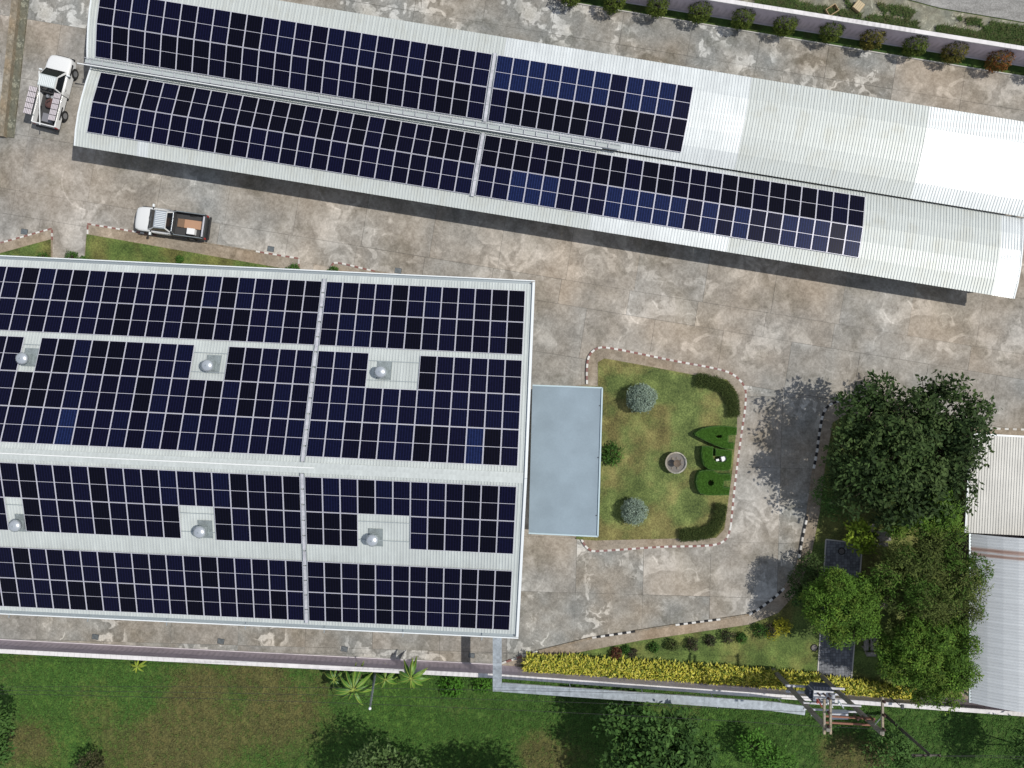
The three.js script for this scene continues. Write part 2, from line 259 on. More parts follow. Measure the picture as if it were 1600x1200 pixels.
{ // garden island in front of the canopy
  const path = [[917, 600], [917, 575], [920, 557], [927, 548], [938, 543], [952, 544], [1048, 563], [1138, 582], [1153, 592], [1163, 606], [1164, 630], [1157, 682], [1148, 752], [1141, 822], [1135, 840], [1122, 849], [1030, 854], [940, 860], [924, 860], [914, 852], [908, 841]];
  ground('garden_pavement', prism(px(path.concat([[880, 836], [880, 606]])), -0.005, 0.115, 1 / 13), tanMat);
  const kb = kerbThing('red and white painted kerb round the lettered garden', 1165, 700);
  kerbRun(kb, path.slice(0, 14), [kerbWhite, kerbRed], 0.3); kerbRun(kb, path.slice(13), [kerbWhite, kerbRed], 0.3);
  const lawn = ground('garden_lawn', prism(px([[900, 603], [934, 603], [934, 566], [944, 560], [1000, 570], [1085, 586], [1135, 593], [1150, 612], [1151, 660], [1143, 740], [1131, 826], [1118, 840], [1050, 841], [930, 844], [900, 842]]), 0.05, 0.135, 1 / 13), lawnMat);
}
{ // verges by the main building's north side
  const kb = kerbThing('low red and white kerb running beside the parked pickup', 300, 378);
  ground('pavement_north', prism(px([[-80, 401], [0, 381], [82, 358], [82, 450], [-80, 450]]), -0.005, 0.05, 1 / 13, 0.3), tanMat);
  ground('pavement_north', prism(px([[137, 350], [467, 404], [467, 450], [128, 450]]), -0.005, 0.05, 1 / 13, 0.1), tanMat);
  ground('pavement_north', prism(px([[519, 412], [640, 434], [690, 450], [519, 450]]), -0.005, 0.05, 1 / 13, 0.7), tanMat);
  kerbRun(kb, [[-80, 400], [0, 380], [81, 357.5]], [kerbWhite, kerbRed], 0.31, 0.06, 0.13); kerbRun(kb, [[81.5, 359], [81.5, 375]], [kerbRed, kerbWhite], 0.3, 0.06, 0.13);
  kerbRun(kb, [[137.5, 366], [137.5, 352]], [kerbWhite, kerbRed], 0.31, 0.06, 0.13); kerbRun(kb, [[137, 350], [245, 368]], [kerbRed, kerbWhite], 0.31, 0.06, 0.13);
  kerbRun(kb, [[245, 368], [400, 393]], [kerbRaw], 1.2, 0.06, 0.13); kerbRun(kb, [[400, 393], [466, 404]], [kerbWhite, kerbRed], 0.31, 0.06, 0.13); kerbRun(kb, [[467, 405], [467, 420]], [kerbWhite, kerbRed], 0.3, 0.06, 0.13);
  kerbRun(kb, [[519, 422], [519, 412], [586, 424]], [kerbWhite, kerbRed], 0.31, 0.06, 0.13); kerbRun(kb, [[586, 424], [680, 441]], [kerbRaw], 1.2, 0.06, 0.13);
  ground('lawn_north', prism(px([[-80, 416], [0, 396], [80, 374], [80, 452], [-80, 452]]), 0.02, 0.065, 1 / 13, 0.2), lawnBright);
  ground('lawn_north', prism(px([[136, 366], [463, 423], [463, 452], [130, 452]]), 0.02, 0.065, 1 / 13, 0.5), lawnBright);
}
{ // south-east verge, with a kerb that is painted black and white in places
  const edge = [[783, 1036], [840, 1017], [925, 996], [992, 986], [1055, 976], [1125, 967], [1170, 960], [1198, 942], [1225, 919], [1240, 897], [1248, 872], [1261, 803], [1271, 732], [1276, 706], [1279, 682], [1282, 664], [1286, 646], [1291, 637], [1299, 631], [1310, 627], [1325, 627]];
  ground('pavement_south_east', prism(px(edge.concat([[1420, 646], [1536, 669], [1720, 675], [1720, 1125], [1560, 1106], [772, 1047]])), -0.005, 0.115, 1 / 13, 0.4), tanMat);
  const kb = kerbThing('kerb with black and white paint round the shady corner', 1247, 876);
  kerbRun(kb, [[783, 1036], [840, 1017]], [kerbWhite, kerbRed], 0.4); kerbRun(kb, [[840, 1017], [925, 996]], [kerbRaw], 1.3); kerbRun(kb, [[925, 996], [992, 986]], [kerbWhite, kerbBlack], 0.31);
  kerbRun(kb, [[992, 986], [1055, 976]], [kerbRaw], 1.3); kerbRun(kb, [[1055, 976], [1125, 967]], [kerbWhite, kerbBlack], 0.31); kerbRun(kb, [[1125, 967], [1170, 960]], [kerbRaw], 1.1);
  kerbRun(kb, [[1170, 960], [1184, 952], [1198, 942], [1212, 931], [1225, 919]], [kerbWhite, kerbBlack], 0.31); kerbRun(kb, [[1225, 919], [1240, 897], [1248, 872]], [kerbRaw], 0.8);
  kerbRun(kb, [[1248, 872], [1254, 838], [1261, 806]], [kerbWhite, kerbBlack], 0.31); kerbRun(kb, [[1261, 806], [1271, 732]], [kerbRaw], 1.2);
  kerbRun(kb, [[1271, 732], [1276, 706], [1279, 682], [1282, 664], [1286, 646], [1291, 637], [1299, 631], [1310, 627], [1325, 627]], [kerbWhite, kerbBlack], 0.31);
  kerbRun(kb, [[1325, 627], [1420, 647], [1530, 669]], [kerbRaw], 1.2); kerbRun(kb, [[1530, 669], [1720, 675]], [kerbWhite, kerbRaw], 0.3);
  ground('lawn_south_east', prism(px([[800, 1042], [880, 1023], [1000, 1000], [1170, 975], [1215, 957], [1245, 925], [1264, 880], [1280, 800], [1288, 730], [1300, 660], [1325, 645], [1420, 665], [1505, 690], [1500, 1101], [1200, 1080], [800, 1050]]), 0.05, 0.132, 1 / 13, 0.3), lawnBright);
  const p = ground('garden_path', prism(px([[1290, 843], [1345, 850], [1328, 1060], [1277, 1058]]), 0.1, 0.15, 1 / 3.4), TM(paveTex, 0.8, 0.83, 0.88));
  for (const [a, b] of [[[1289, 843], [1276, 1058]], [[1346, 850], [1329, 1060]], [[1289, 842], [1346, 849]]]) { const u = at(...a), v = at(...b); u.y = v.y = 0.14; part(p, 'path_edging', beam(u, v, 0.08, 0.06), kerbWhite2); }
}
{ // planted strip under the north wall
  const k = px([[890, 4], [1600, 120], [1760, 146]]), w = [at(880, -28), at(1760, 112)];
  ground('wall_verge', prism([k[0], k[1], k[2], [wallN[1].x, wallN[1].z], [wallN[0].x + 8, wallN[0].z + 1.3]], -0.005, 0.05, 1 / 7), TM(lawnTex, 0.35, 0.6, 0.3));
  const kb = kerbThing('thin pale kerb edging the strip of round bushes', 1250, 63); kerbRun(kb, [[890, 4], [1600, 120], [1760, 146]], [kerbWhite2], 1.5, 0.08, 0.07);
}

// ---------------------------------------------------------------- boundary walls
const wallPaint = TM(wallTex, 0.80, 0.71, 0.79), coping = TM(wallTex, 0.86, 0.85, 0.84), wallTrim = M(0.74, 0.70, 0.72);
function boundary(label, pts, h, inner) { // wall of bays between piers, with a white coping and a white skirting line
  const c = pts[Math.floor(pts.length / 2)], g = thing('boundary_wall', label, 'wall', [c.x, 0, c.z]);
  const loc = (v, y) => V3(v.x - c.x, y, v.z - c.z);
  for (let i = 0; i + 1 < pts.length; i++) {
    const a = loc(pts[i], 0), b = loc(pts[i + 1], 0), d = V3().subVectors(b, a).normalize(), n = Math.round(a.distanceTo(b) / 3.1), s = V3(-d.z, 0, d.x).multiplyScalar(inner);
    const up = (v, y, o = 0) => V3(v.x + s.x * o, y, v.z + s.z * o);
    for (let k = 0; k < n; k++) {
      const p = V3().lerpVectors(a, b, k / n), q = V3().lerpVectors(a, b, (k + 1) / n);
      const q2 = q.clone().addScaledVector(d, -0.004);
      part(g, 'wall_bay', beam(up(p, h / 2 - 0.1), up(q2, h / 2 - 0.1), 0.1, h - 0.08), wallPaint);
      part(g, 'coping', beam(up(p, h - 0.01), up(q2, h - 0.01), 0.3, 0.1), coping);
      part(g, 'skirting', beam(up(p, 0.05, 0.07), up(q2, 0.05, 0.07), 0.04, 0.12), wallTrim);
    }
  }
}
boundary('mauve boundary wall with white coping along the grass field', wallS, 2.0, -1);
boundary('mauve boundary wall with white coping behind the round bushes', wallN, 2.2, 1);

// ---------------------------------------------------------------- roofs and solar arrays
function ribbed(u0, u1, prof, pitch, rib, uvs = 1 / 9) { // profiled metal sheet: ribs run across u, following the profile of [v, h]
  const us = []; for (let u = u0; u < u1 - 1e-6; u += pitch) for (const [f, y] of [[0, 0], [0.55, 0], [0.68, 1], [0.87, 1]]) { const x = u + f * pitch; if (x < u1) us.push([x, y * rib]); } us.push([u1, 0]);
  const P = [], U = [], put = (a, i) => { const [v, h] = prof[i]; P.push(a[0], h + a[1], v); U.push(a[0] * uvs, (v - prof[0][0]) * uvs); };
  for (let i = 0; i + 1 < prof.length; i++) for (let k = 0; k + 1 < us.length; k++) { const a = us[k], b = us[k + 1]; put(a, i); put(a, i + 1); put(b, i + 1); put(a, i); put(b, i + 1); put(b, i); }
  const g = new THREE.BufferGeometry(); g.setAttribute('position', new THREE.Float32BufferAttribute(P, 3)); g.setAttribute('uv', new THREE.Float32BufferAttribute(U, 2)); g.computeVertexNormals(); return g;
}
// a thing in a turned frame: children are given in u, v of that frame, the group itself stands at u0, v0
function framed(name, label, category, th, u0, v0, y0 = 0, group) { const [x, z] = rot(u0, v0, th), g = thing(name, label, category, [x, y0, z], -th, group); return { g, add: (n, geo, mat, lb) => { geo.translate(-u0, -y0, -v0); return part(g, n, geo, mat, lb); }, u0, v0, y0 }; }
const PW = 1.122, PL = 2.36, frameGeo = box(PW, 0.035, PL), halfGeo = box(PW - 0.064, 0.006, PL / 2 - 0.042);
function panel(parent, u, v, h, tilt, sw, sl, tone) {
  const m = part(parent, 'solar_panel', frameGeo, alu); m.position.set(u, h, v); m.rotation.x = -tilt; m.scale.set(sw, 1, sl);
  const bias = tone(u, v);
  for (const s of [-1, 1]) { const c = part(m, 'cell_field', halfGeo, cellMats[bias]); c.position.set(0, 0.019, s * (PL / 4 - 0.006)); }
}
const pickTone = (w) => () => { const t = rnd() * w.reduce((a, b) => a + b, 0); let s = 0; for (let i = 0; i < w.length; i++) { s += w[i]; if (t < s) return i; } return 0; };
// rows: [[v0, h0], [v1, h1]]; skip(row, col) leaves openings
function array(label, th, uLeft, cols, pitch, rows, skip, tones, group) {
  const f = framed('solar_array', label, 'solar array', th, uLeft + cols * pitch / 2, (rows[0][0][0] + rows[rows.length - 1][1][0]) / 2, rows[0][0][1], group), g = f.g;
  rows.forEach(([a, b], r) => {
    const dv = b[0] - a[0], dh = b[1] - a[1], len = Math.hypot(dv, dh), tilt = Math.atan2(dh, dv);
    for (let c = 0; c < cols; c++) if (!skip || !skip(r, c)) panel(g, uLeft + (c + 0.5) * pitch - f.u0, (a[0] + b[0]) / 2 - f.v0, (a[1] + b[1]) / 2 - f.y0, tilt, (pitch - 0.018) / PW, (len - 0.02) / PL, pickTone(tones[r] || tones[0]));
    for (const q of [0.22, 0.78]) part(g, 'mounting_rail', box(cols * pitch, 0.04, 0.04, uLeft + cols * pitch / 2 - f.u0, a[1] + dh * q - 0.045 - f.y0, a[0] + dv * q - f.v0), steel);
  });
}
function walkway(label, th, u, w, path) { // grating planks laid down the slope between two arrays
  const f = framed('roof_walkway', label, 'walkway', th, u, path[0][0], path[0][1], 'roof walkways');
  for (let i = 0; i + 1 < path.length; i++) { const a = path[i], b = path[i + 1], L = Math.hypot(b[0] - a[0], b[1] - a[1]), n = Math.max(1, Math.round(L / 1.1));
    for (let k = 0; k < n; k++) { const p = (t) => V3(u, mix(a[1], b[1], t), mix(a[0], b[0], t)), g = beam(p(k / n + 0.004), p((k + 1) / n - 0.004), w, 0.035); f.add('walkway_plank', g, galvLight); }
    for (const s of [-1, 1]) f.add('side_rail', beam(V3(u + s * (w / 2 + 0.015), a[1] - 0.005, a[0]), V3(u + s * (w / 2 + 0.015), b[1] - 0.005, b[0]), 0.025, 0.07), steel); }
}
const galvLight = TM(galvTex, 0.80, 0.80, 0.86, { roughness: 0.5, metalness: 0.2 });
const profAt = (prof, v) => { for (let i = 0; i + 1 < prof.length; i++) if (v <= prof[i + 1][0] || i + 2 === prof.length) { const t = (v - prof[i][0]) / (prof[i + 1][0] - prof[i][0]); return mix(prof[i][1], prof[i + 1][1], t); } };
const vOf = (p, h) => p / PPM * (1 - h / CAM_H);

// ---- the two long open sheds with bowed roofs
const shedU = [[-533, 3.12], [-499, 3.2], [-470, 3.16], [-441, 3.02], [-412, 2.78], [-386, 2.48]].map(([p, h]) => [vOf(p, h), h]);
const shedL = [[-384, 2.22], [-358, 2.5], [-333, 2.7], [-308, 2.8], [-282, 2.78], [-257.5, 2.64]].map(([p, h]) => [vOf(p, h), h]);
function shed(name, label, prof, sections, colsV) {
  const u0 = sections[0][0], u1 = sections[sections.length - 1][1], f = framed(name, label, 'open shed', T1, (u0 + u1) / 2, (prof[0][0] + prof[5][0]) / 2);
  for (const [a, b, m] of sections) f.add('roof_sheet', ribbed(a + 0.004, b - 0.004, prof, 0.21, 0.032), m);
  for (const i of [0, 5]) f.add('eave_purlin', box(u1 - u0 - 0.3, 0.1, 0.06, (u0 + u1) / 2, prof[i][1] - 0.08, prof[i][0] + (i ? -0.15 : 0.15)), steel);
  for (let i = 1; i < 5; i++) f.add('purlin', box(u1 - u0 - 0.3, 0.08, 0.06, (u0 + u1) / 2, prof[i][1] - 0.06, prof[i][0]), steel);
  for (let u = u0 + 0.6; u < u1; u += 6.05) { for (const v of colsV) { const h = profAt(prof, v) - 0.12; f.add('post', box(0.14, h, 0.14, u, h / 2, v), steel); }
    for (let i = 0; i < 5; i++) f.add('rafter', beam(V3(u, prof[i][1] - 0.17, prof[i][0] + (i === 0 ? 0.2 : 0)), V3(u, prof[i + 1][1] - 0.17, prof[i + 1][0] - (i === 4 ? 0.2 : 0)), 0.08, 0.12), steel); }
  for (const u of [u0, u1]) for (let i = 0; i < 5; i++) f.add('verge_flashing', beam(V3(u, prof[i][1] + 0.03, prof[i][0]), V3(u, prof[i + 1][1] + 0.03, prof[i + 1][0]), 0.09, 0.05), trimWhite);
  return f;
}
const uP = (p, h = 2.9) => p / PPM * (1 - h / CAM_H);
// px distance along the shed axis from the picture's centre
shed('open_shed', 'long bowed shed roof nearest the round bushes', shedU, [[uP(-741), uP(-95), sheetOld], [uP(-95), uP(292), sheetNew], [uP(292), uP(572), sheetOld], [uP(572), uP(800), sheetNew]], [shedU[0][0] + 0.9, shedU[5][0] - 0.25]);
shed('open_shed', 'long bowed shed roof facing the pickup with the loaded bed', shedL, [[uP(-738), uP(-640), sheetOld], [uP(-640), uP(-622), sheetNew], [uP(-622), uP(80), sheetOld], [uP(80), uP(300), sheetNew], [uP(300), uP(722), sheetOld], [uP(722), uP(756), sheetNew]], [shedL[0][0] + 0.35, shedL[5][0] - 1.0]);
{
  const rowsOf = (prof, marks) => { const out = []; for (let i = 0; i + 1 < marks.length; i++) { const q = [marks[i], marks[i + 1]].map((p) => { let h = 2.9; for (let k = 0; k < 5; k++) h = profAt(prof, vOf(p, h)) + 0.11; return [vOf(p, h), h]; }); out.push(q); } return out; };
  const rU = rowsOf(shedU, [-504, -451.5, -399.5]), rL = rowsOf(shedL, [-377.5, -330, -281.5]);
  const pitch = (uP(-112) - uP(-727.5)) / 24;
  array('long solar array on the far shed roof, left of its walkway', T1, uP(-727.5), 24, pitch, rU, null, [[4, 3, 3, 2, 0], [3, 4, 1, 4, 0]], 'solar arrays');
  array('short solar array on the far shed roof ending at bare white sheet', T1, uP(-104), 12, pitch, rU, null, [[1, 0, 3, 0, 6], [2, 3, 1, 5, 0]], 'solar arrays');
  const pl = (uP(-112) - uP(-719.5)) / 24;
  array('long solar array on the near shed roof beside the two pickups', T1, uP(-719.5), 24, pl, rL, null, [[2, 4, 0, 5, 0], [5, 3, 3, 1, 0]], 'solar arrays');
  array('long solar array on the near shed roof, right of its walkway', T1, uP(-104.5), 24, pl, rL, null, [[1, 4, 0, 5, 0], [1, 0, 3, 0, 8]], 'solar arrays');
  const pth = (r) => [[r[0][0][0] - 0.1, r[0][0][1] + 0.03], [r[0][1][0], r[0][1][1] + 0.03], [r[1][1][0] + 0.1, r[1][1][1] + 0.03]];
  walkway('narrow pale walkway dividing the arrays on the far shed', T1, uP(-108), 0.2, pth(rU)); walkway('narrow pale walkway dividing the arrays on the near shed', T1, uP(-108.2), 0.2, pth(rL));
  // cable ladder and conduit in the valley between the sheds
  const uA = uP(-741), uB = uP(108), v0 = shedU[5][0], f = framed('cable_ladder', 'galvanised cable ladder in the valley between the two sheds', 'cable ladder', T1, (uA + uB) / 2, v0 - 0.1, 2.5);
  for (const s of [-0.3, 0.02]) f.add('side_rail', box(uB - uA, 0.07, 0.025, (uA + uB) / 2, 2.83 + (s < 0 ? 0.12 : 0), v0 + s), galvLight);
  f.add('ladder_tray', box(uB - uA, 0.008, 0.3, (uA + uB) / 2, 2.80, v0 - 0.14), TM(galvTex, 0.62, 0.68, 0.68, { roughness: 0.5 }));
  for (let u = uA + 0.4; u < uB; u += 0.86) f.add('rung', box(0.05, 0.03, 0.34, u, 2.90, v0 - 0.14), galvLight);
  for (let u = uA + 0.5; u < uB; u += 6) f.add('stand', box(0.06, 0.4, 0.06, u, 2.62, v0 - 0.14), steel);
  const c = rod(V3(-0.5 * (uP(80) - uP(-752)), 0, 0), V3(0.5 * (uP(80) - uP(-752)), 0, 0), 0.045), p = rot((uP(80) + uP(-752)) / 2, v0 + 0.14, T1);
  const m = single('conduit_pipe', c, pvc, 'long white conduit lying in the valley between the sheds', 'pipe', V3(p[0], 2.83, p[1])); m.rotation.y = -T1;
}

// ---- the main hall
const TH = 2.7 * Math.PI / 180, RIDGE = 7.2, ZR = 6.0, SL = 0.262;
const hallH = (v) => RIDGE - SL * Math.abs(v - ZR);
{
  const vN = -7.05, vS = 17.2, uW = -40, uE = 1.0, f = framed('factory_hall', 'wide gable roofed hall covered with solar panels', 'building', TH, -19.5, 5.1);
  f.add('roof_sheet', ribbed(uW, uE, [[vN + 0.12, hallH(vN + 0.12)], [-1.9, hallH(-1.9)], [ZR, RIDGE]], 0.2, 0.035), sheetMain); f.add('roof_sheet', ribbed(uW, uE, [[ZR, RIDGE], [12, hallH(12)], [vS - 0.12, hallH(vS - 0.12)]], 0.2, 0.035), sheetMain);
  for (const s of [-1, 1]) f.add('ridge_cap', beam(V3(uW, RIDGE + 0.02, ZR + s * 0.17), V3(uE, RIDGE + 0.02, ZR + s * 0.17), 0.34, 0.02), sheetMain);
  for (const [a, b] of [[[vN - 0.02, hallH(vN)], [ZR, RIDGE]], [[ZR, RIDGE], [vS + 0.02, hallH(vS)]]]) {
    f.add('verge_flashing', beam(V3(uE + 0.17, a[1] + 0.06, a[0]), V3(uE + 0.17, b[1] + 0.06, b[0]), 0.17, 0.14), trimWhite);
    f.add('verge_gutter', beam(V3(uE + 0.03, a[1] - 0.02, a[0]), V3(uE + 0.03, b[1] - 0.02, b[0]), 0.1, 0.02), steel);
    f.add('fascia', beam(V3(uE + 0.19, a[1] - 0.16, a[0]), V3(uE + 0.19, b[1] - 0.16, b[0]), 0.05, 0.3), trimWhite);
  }
  for (const [v, s] of [[vN, -1], [vS, 1]]) { const h = hallH(v);
    f.add('gutter', box(uE - uW, 0.02, 0.2, (uE + uW) / 2, h - 0.14, v + s * 0.02), steel); f.add('gutter_lip', box(uE - uW + 0.3, 0.2, 0.07, (uE + uW) / 2 + 0.1, h - 0.06, v + s * 0.14), trimWhite); f.add('gutter_back', box(uE - uW, 0.16, 0.02, (uE + uW) / 2, h - 0.1, v - s * 0.11), trimWhite);
    if (s > 0) for (let u = uW + 1; u < uE; u += 5.4) { f.add('eave_bracket', beam(V3(u, h - 0.05, v - 0.2), V3(u - 0.05, h - 0.02, v + 0.42), 0.05, 0.05), steel); } }
  const wall = TM(wallTex, 0.62, 0.62, 0.6), wh = hallH(vN) - 0.35;
  f.add('wall', box(uE - uW - 1.2, wh, 0.2, (uE + uW) / 2, wh / 2, vN + 0.7), wall); f.add('wall', box(uE - uW - 1.2, wh, 0.2, (uE + uW) / 2, wh / 2, vS - 0.7), wall);
  for (const u of [uW + 0.6, uE - 0.6]) { const s = new THREE.Shape([[vN + 0.8, 0], [vS - 0.8, 0], [vS - 0.8, hallH(vS - 0.8) - 0.2], [ZR, RIDGE - 0.25], [vN + 0.8, hallH(vN + 0.8) - 0.2]].map((q) => new THREE.Vector2(...q))), g = new THREE.ExtrudeGeometry(s, { depth: 0.2, bevelEnabled: false }); g.rotateY(-Math.PI / 2); g.translate(u, 0, 0); f.add('gable_wall', g, wall); }
  const mark = (p) => { let h = 5; for (let k = 0; k < 8; k++) h = hallH(vOf(p, h)) + 0.11; return [vOf(p, h), h]; };
  const rows = (marks) => marks.slice(1).map((b, i) => [mark(marks[i]), mark(b)]);
  const strips = [rows([-146.5, -97, -46]), rows([-38, 16, 71, 128.5]), rows([159.5, 214, 265.5]), rows([291.5, 339.5, 384.5])], P = 1.1405, uR = 0.62 - 12 * P, uL = uR - 0.28 - 22 * P;
  const names = ['along the hall eave by the lawn', 'with vents below the hall eave array', 'just below the hall ridge with vents', 'along the hall eave by the mauve wall'];
  const tones = [[[4, 4, 1, 4, 0]], [[4, 2, 2, 3, 0], [4, 2, 3, 2, 0], [3, 1, 5, 1, 1]], [[4, 3, 2, 2, 0], [3, 4, 0, 4, 0]], [[3, 4, 0, 4, 0]]];
  strips.forEach((r, i) => {
    const gapRow = i === 1 ? 0 : i === 2 ? 1 : -1;
    array('right hand solar array ' + names[i], TH, uR, 12, P, r, (row, c) => row === gapRow && c >= 3 && c <= 5, tones[i], 'solar arrays');
    array('left hand solar array ' + names[i], TH, uL, 22, P, r, (row, c) => { const k = 21 - c; return row === gapRow && (k === 5 || k === 6 || k === 16); }, tones[i], 'solar arrays');
  });
  const pN = [[strips[0][0][0][0] - 0.2, 0], [ZR - 0.35, 0]].map(([v]) => [v, hallH(v) + 0.14]), pS = [[ZR + 0.35, 0], [strips[3][1][1][0] + 0.2, 0]].map(([v]) => [v, hallH(v) + 0.14]);
  walkway('pale walkway climbing the hall roof slope by the lawn', TH, uR - 0.14, 0.2, pN); walkway('pale walkway climbing the hall roof slope by the mauve wall', TH, uR - 0.14, 0.2, pS);
  const cp = rot((uW + uR + 0.6) / 2, ZR - 0.02, TH), cm = single('conduit_pipe', rod(V3(-(uR + 0.6 - uW) / 2, 0, 0), V3((uR + 0.6 - uW) / 2, 0, 0), 0.05), pvc, 'white conduit lying along the hall ridge', 'pipe', V3(cp[0], RIDGE + 0.1, cp[1])); cm.rotation.y = -TH;
  // roof ventilators, six of them, in the openings
  const vents = [[33, 560, 'in the far left opening of the lawn side roof'], [323, 571, 'in the two panel opening of the lawn side roof'], [594, 581, 'in the three panel opening of the lawn side roof'], [22, 822, 'in the far left opening below the ridge'], [311, 832, 'in the two panel opening below the ridge'], [581, 845, 'in the three panel opening below the ridge']];
  const dome = M(0.62, 0.66, 0.7, { metalness: 0.6, roughness: 0.3 }), plate = TM(galvTex, 0.42, 0.48, 0.49, { roughness: 0.5, metalness: 0.3 });
  for (const [x, y, where] of vents) {
    let p = at(x, y, 6); for (let k = 0; k < 6; k++) { const v = -p.x * Math.sin(TH) + p.z * Math.cos(TH); p = at(x, y, hallH(v) + 0.75); }
    const v = -p.x * Math.sin(TH) + p.z * Math.cos(TH), hb = hallH(v), tilt = v < ZR ? Math.atan(SL) : -Math.atan(SL);
    const g = thing('roof_ventilator', 'round metal roof ventilator ' + where, 'ventilator', [p.x, hb, p.z], -TH, 'roof ventilators on the hall');
    const b = part(g, 'base_flashing', box(0.95, 0.03, 1.25, 0.12, 0.06, -0.1), plate); b.rotation.x = -tilt;
    part(g, 'curb', box(0.62, 0.3, 0.62, 0, 0.14, 0), plate); part(g, 'neck', cyl(0.24, 0.3, 0.32, 0, 0.42, 0), plate);
    const pr = [[0.3, 0], [0.38, 0.05], [0.4, 0.12], [0.37, 0.2], [0.28, 0.28], [0.14, 0.33], [0.0, 0.345]].map((q) => new THREE.Vector2(...q)); const d = new THREE.LatheGeometry(pr, 24); d.translate(0, 0.56, 0); const dm = part(g, 'turbine_dome', d, dome);
    for (let k = 0; k < 16; k++) { const a = k / 16 * 6.283; part(dm, 'vane', box(0.012, 0.12, 0.05, Math.cos(a) * 0.4, 0.66, Math.sin(a) * 0.4, -a), steel); }
    part(g, 'finial', cyl(0.05, 0.05, 0.05, 0, 0.92, 0, 10), steel);
  }
}
{ // flat canopy over the hall entrance
  const h = 3.45, a = at(832, 602, h), b = at(941, 606, h), c = at(934, 838, h), d = at(826, 833, h), ctr = V3().add(a).add(b).add(c).add(d).multiplyScalar(0.25), g = thing('entrance_canopy', 'flat blue grey canopy between the hall and the garden', 'canopy', [ctr.x, 0, ctr.z]);
  const L = (p, y = h) => V3(p.x - ctr.x, y, p.z - ctr.z), q = [a, b, c, d].map((p) => [p.x - ctr.x, p.z - ctr.z]);
  const canopyTex = tex(512, 512, (u, v) => { const k = 236 + (fbm(u * 5, v * 5, 5, 5, 900) - 0.5) * 34 + (fbm(u * 90, v * 90, 90, 2, 905) - 0.5) * 10; return [k - 2, k, k]; });
  part(g, 'roof_slab', prism(q, h - 0.16, h - 0.03, 1 / 6), TM(canopyTex, 0.29, 0.365, 0.43, { roughness: 0.65 }));
  const trim = M(0.46, 0.58, 0.63, { roughness: 0.5 });
  for (const [s, t] of [[a, b], [b, c], [c, d]]) part(g, 'edge_trim', beam(L(s, h - 0.07), L(t, h - 0.07), 0.1, 0.24), trim);
  for (const [x, z] of [[2.1, -4.4], [1.9, 4.4]]) part(g, 'column', cyl(0.13, 0.13, h - 0.17, x, (h - 0.17) / 2, z), trimWhite);
  for (const t of [0.12, 0.47, 0.86]) { const p = V3().lerpVectors(b, c, t); part(g, 'drain_outlet', box(0.07, 0.05, 0.07, p.x - ctr.x - 0.14, h - 0.015, p.z - ctr.z), darkMetal); }
}
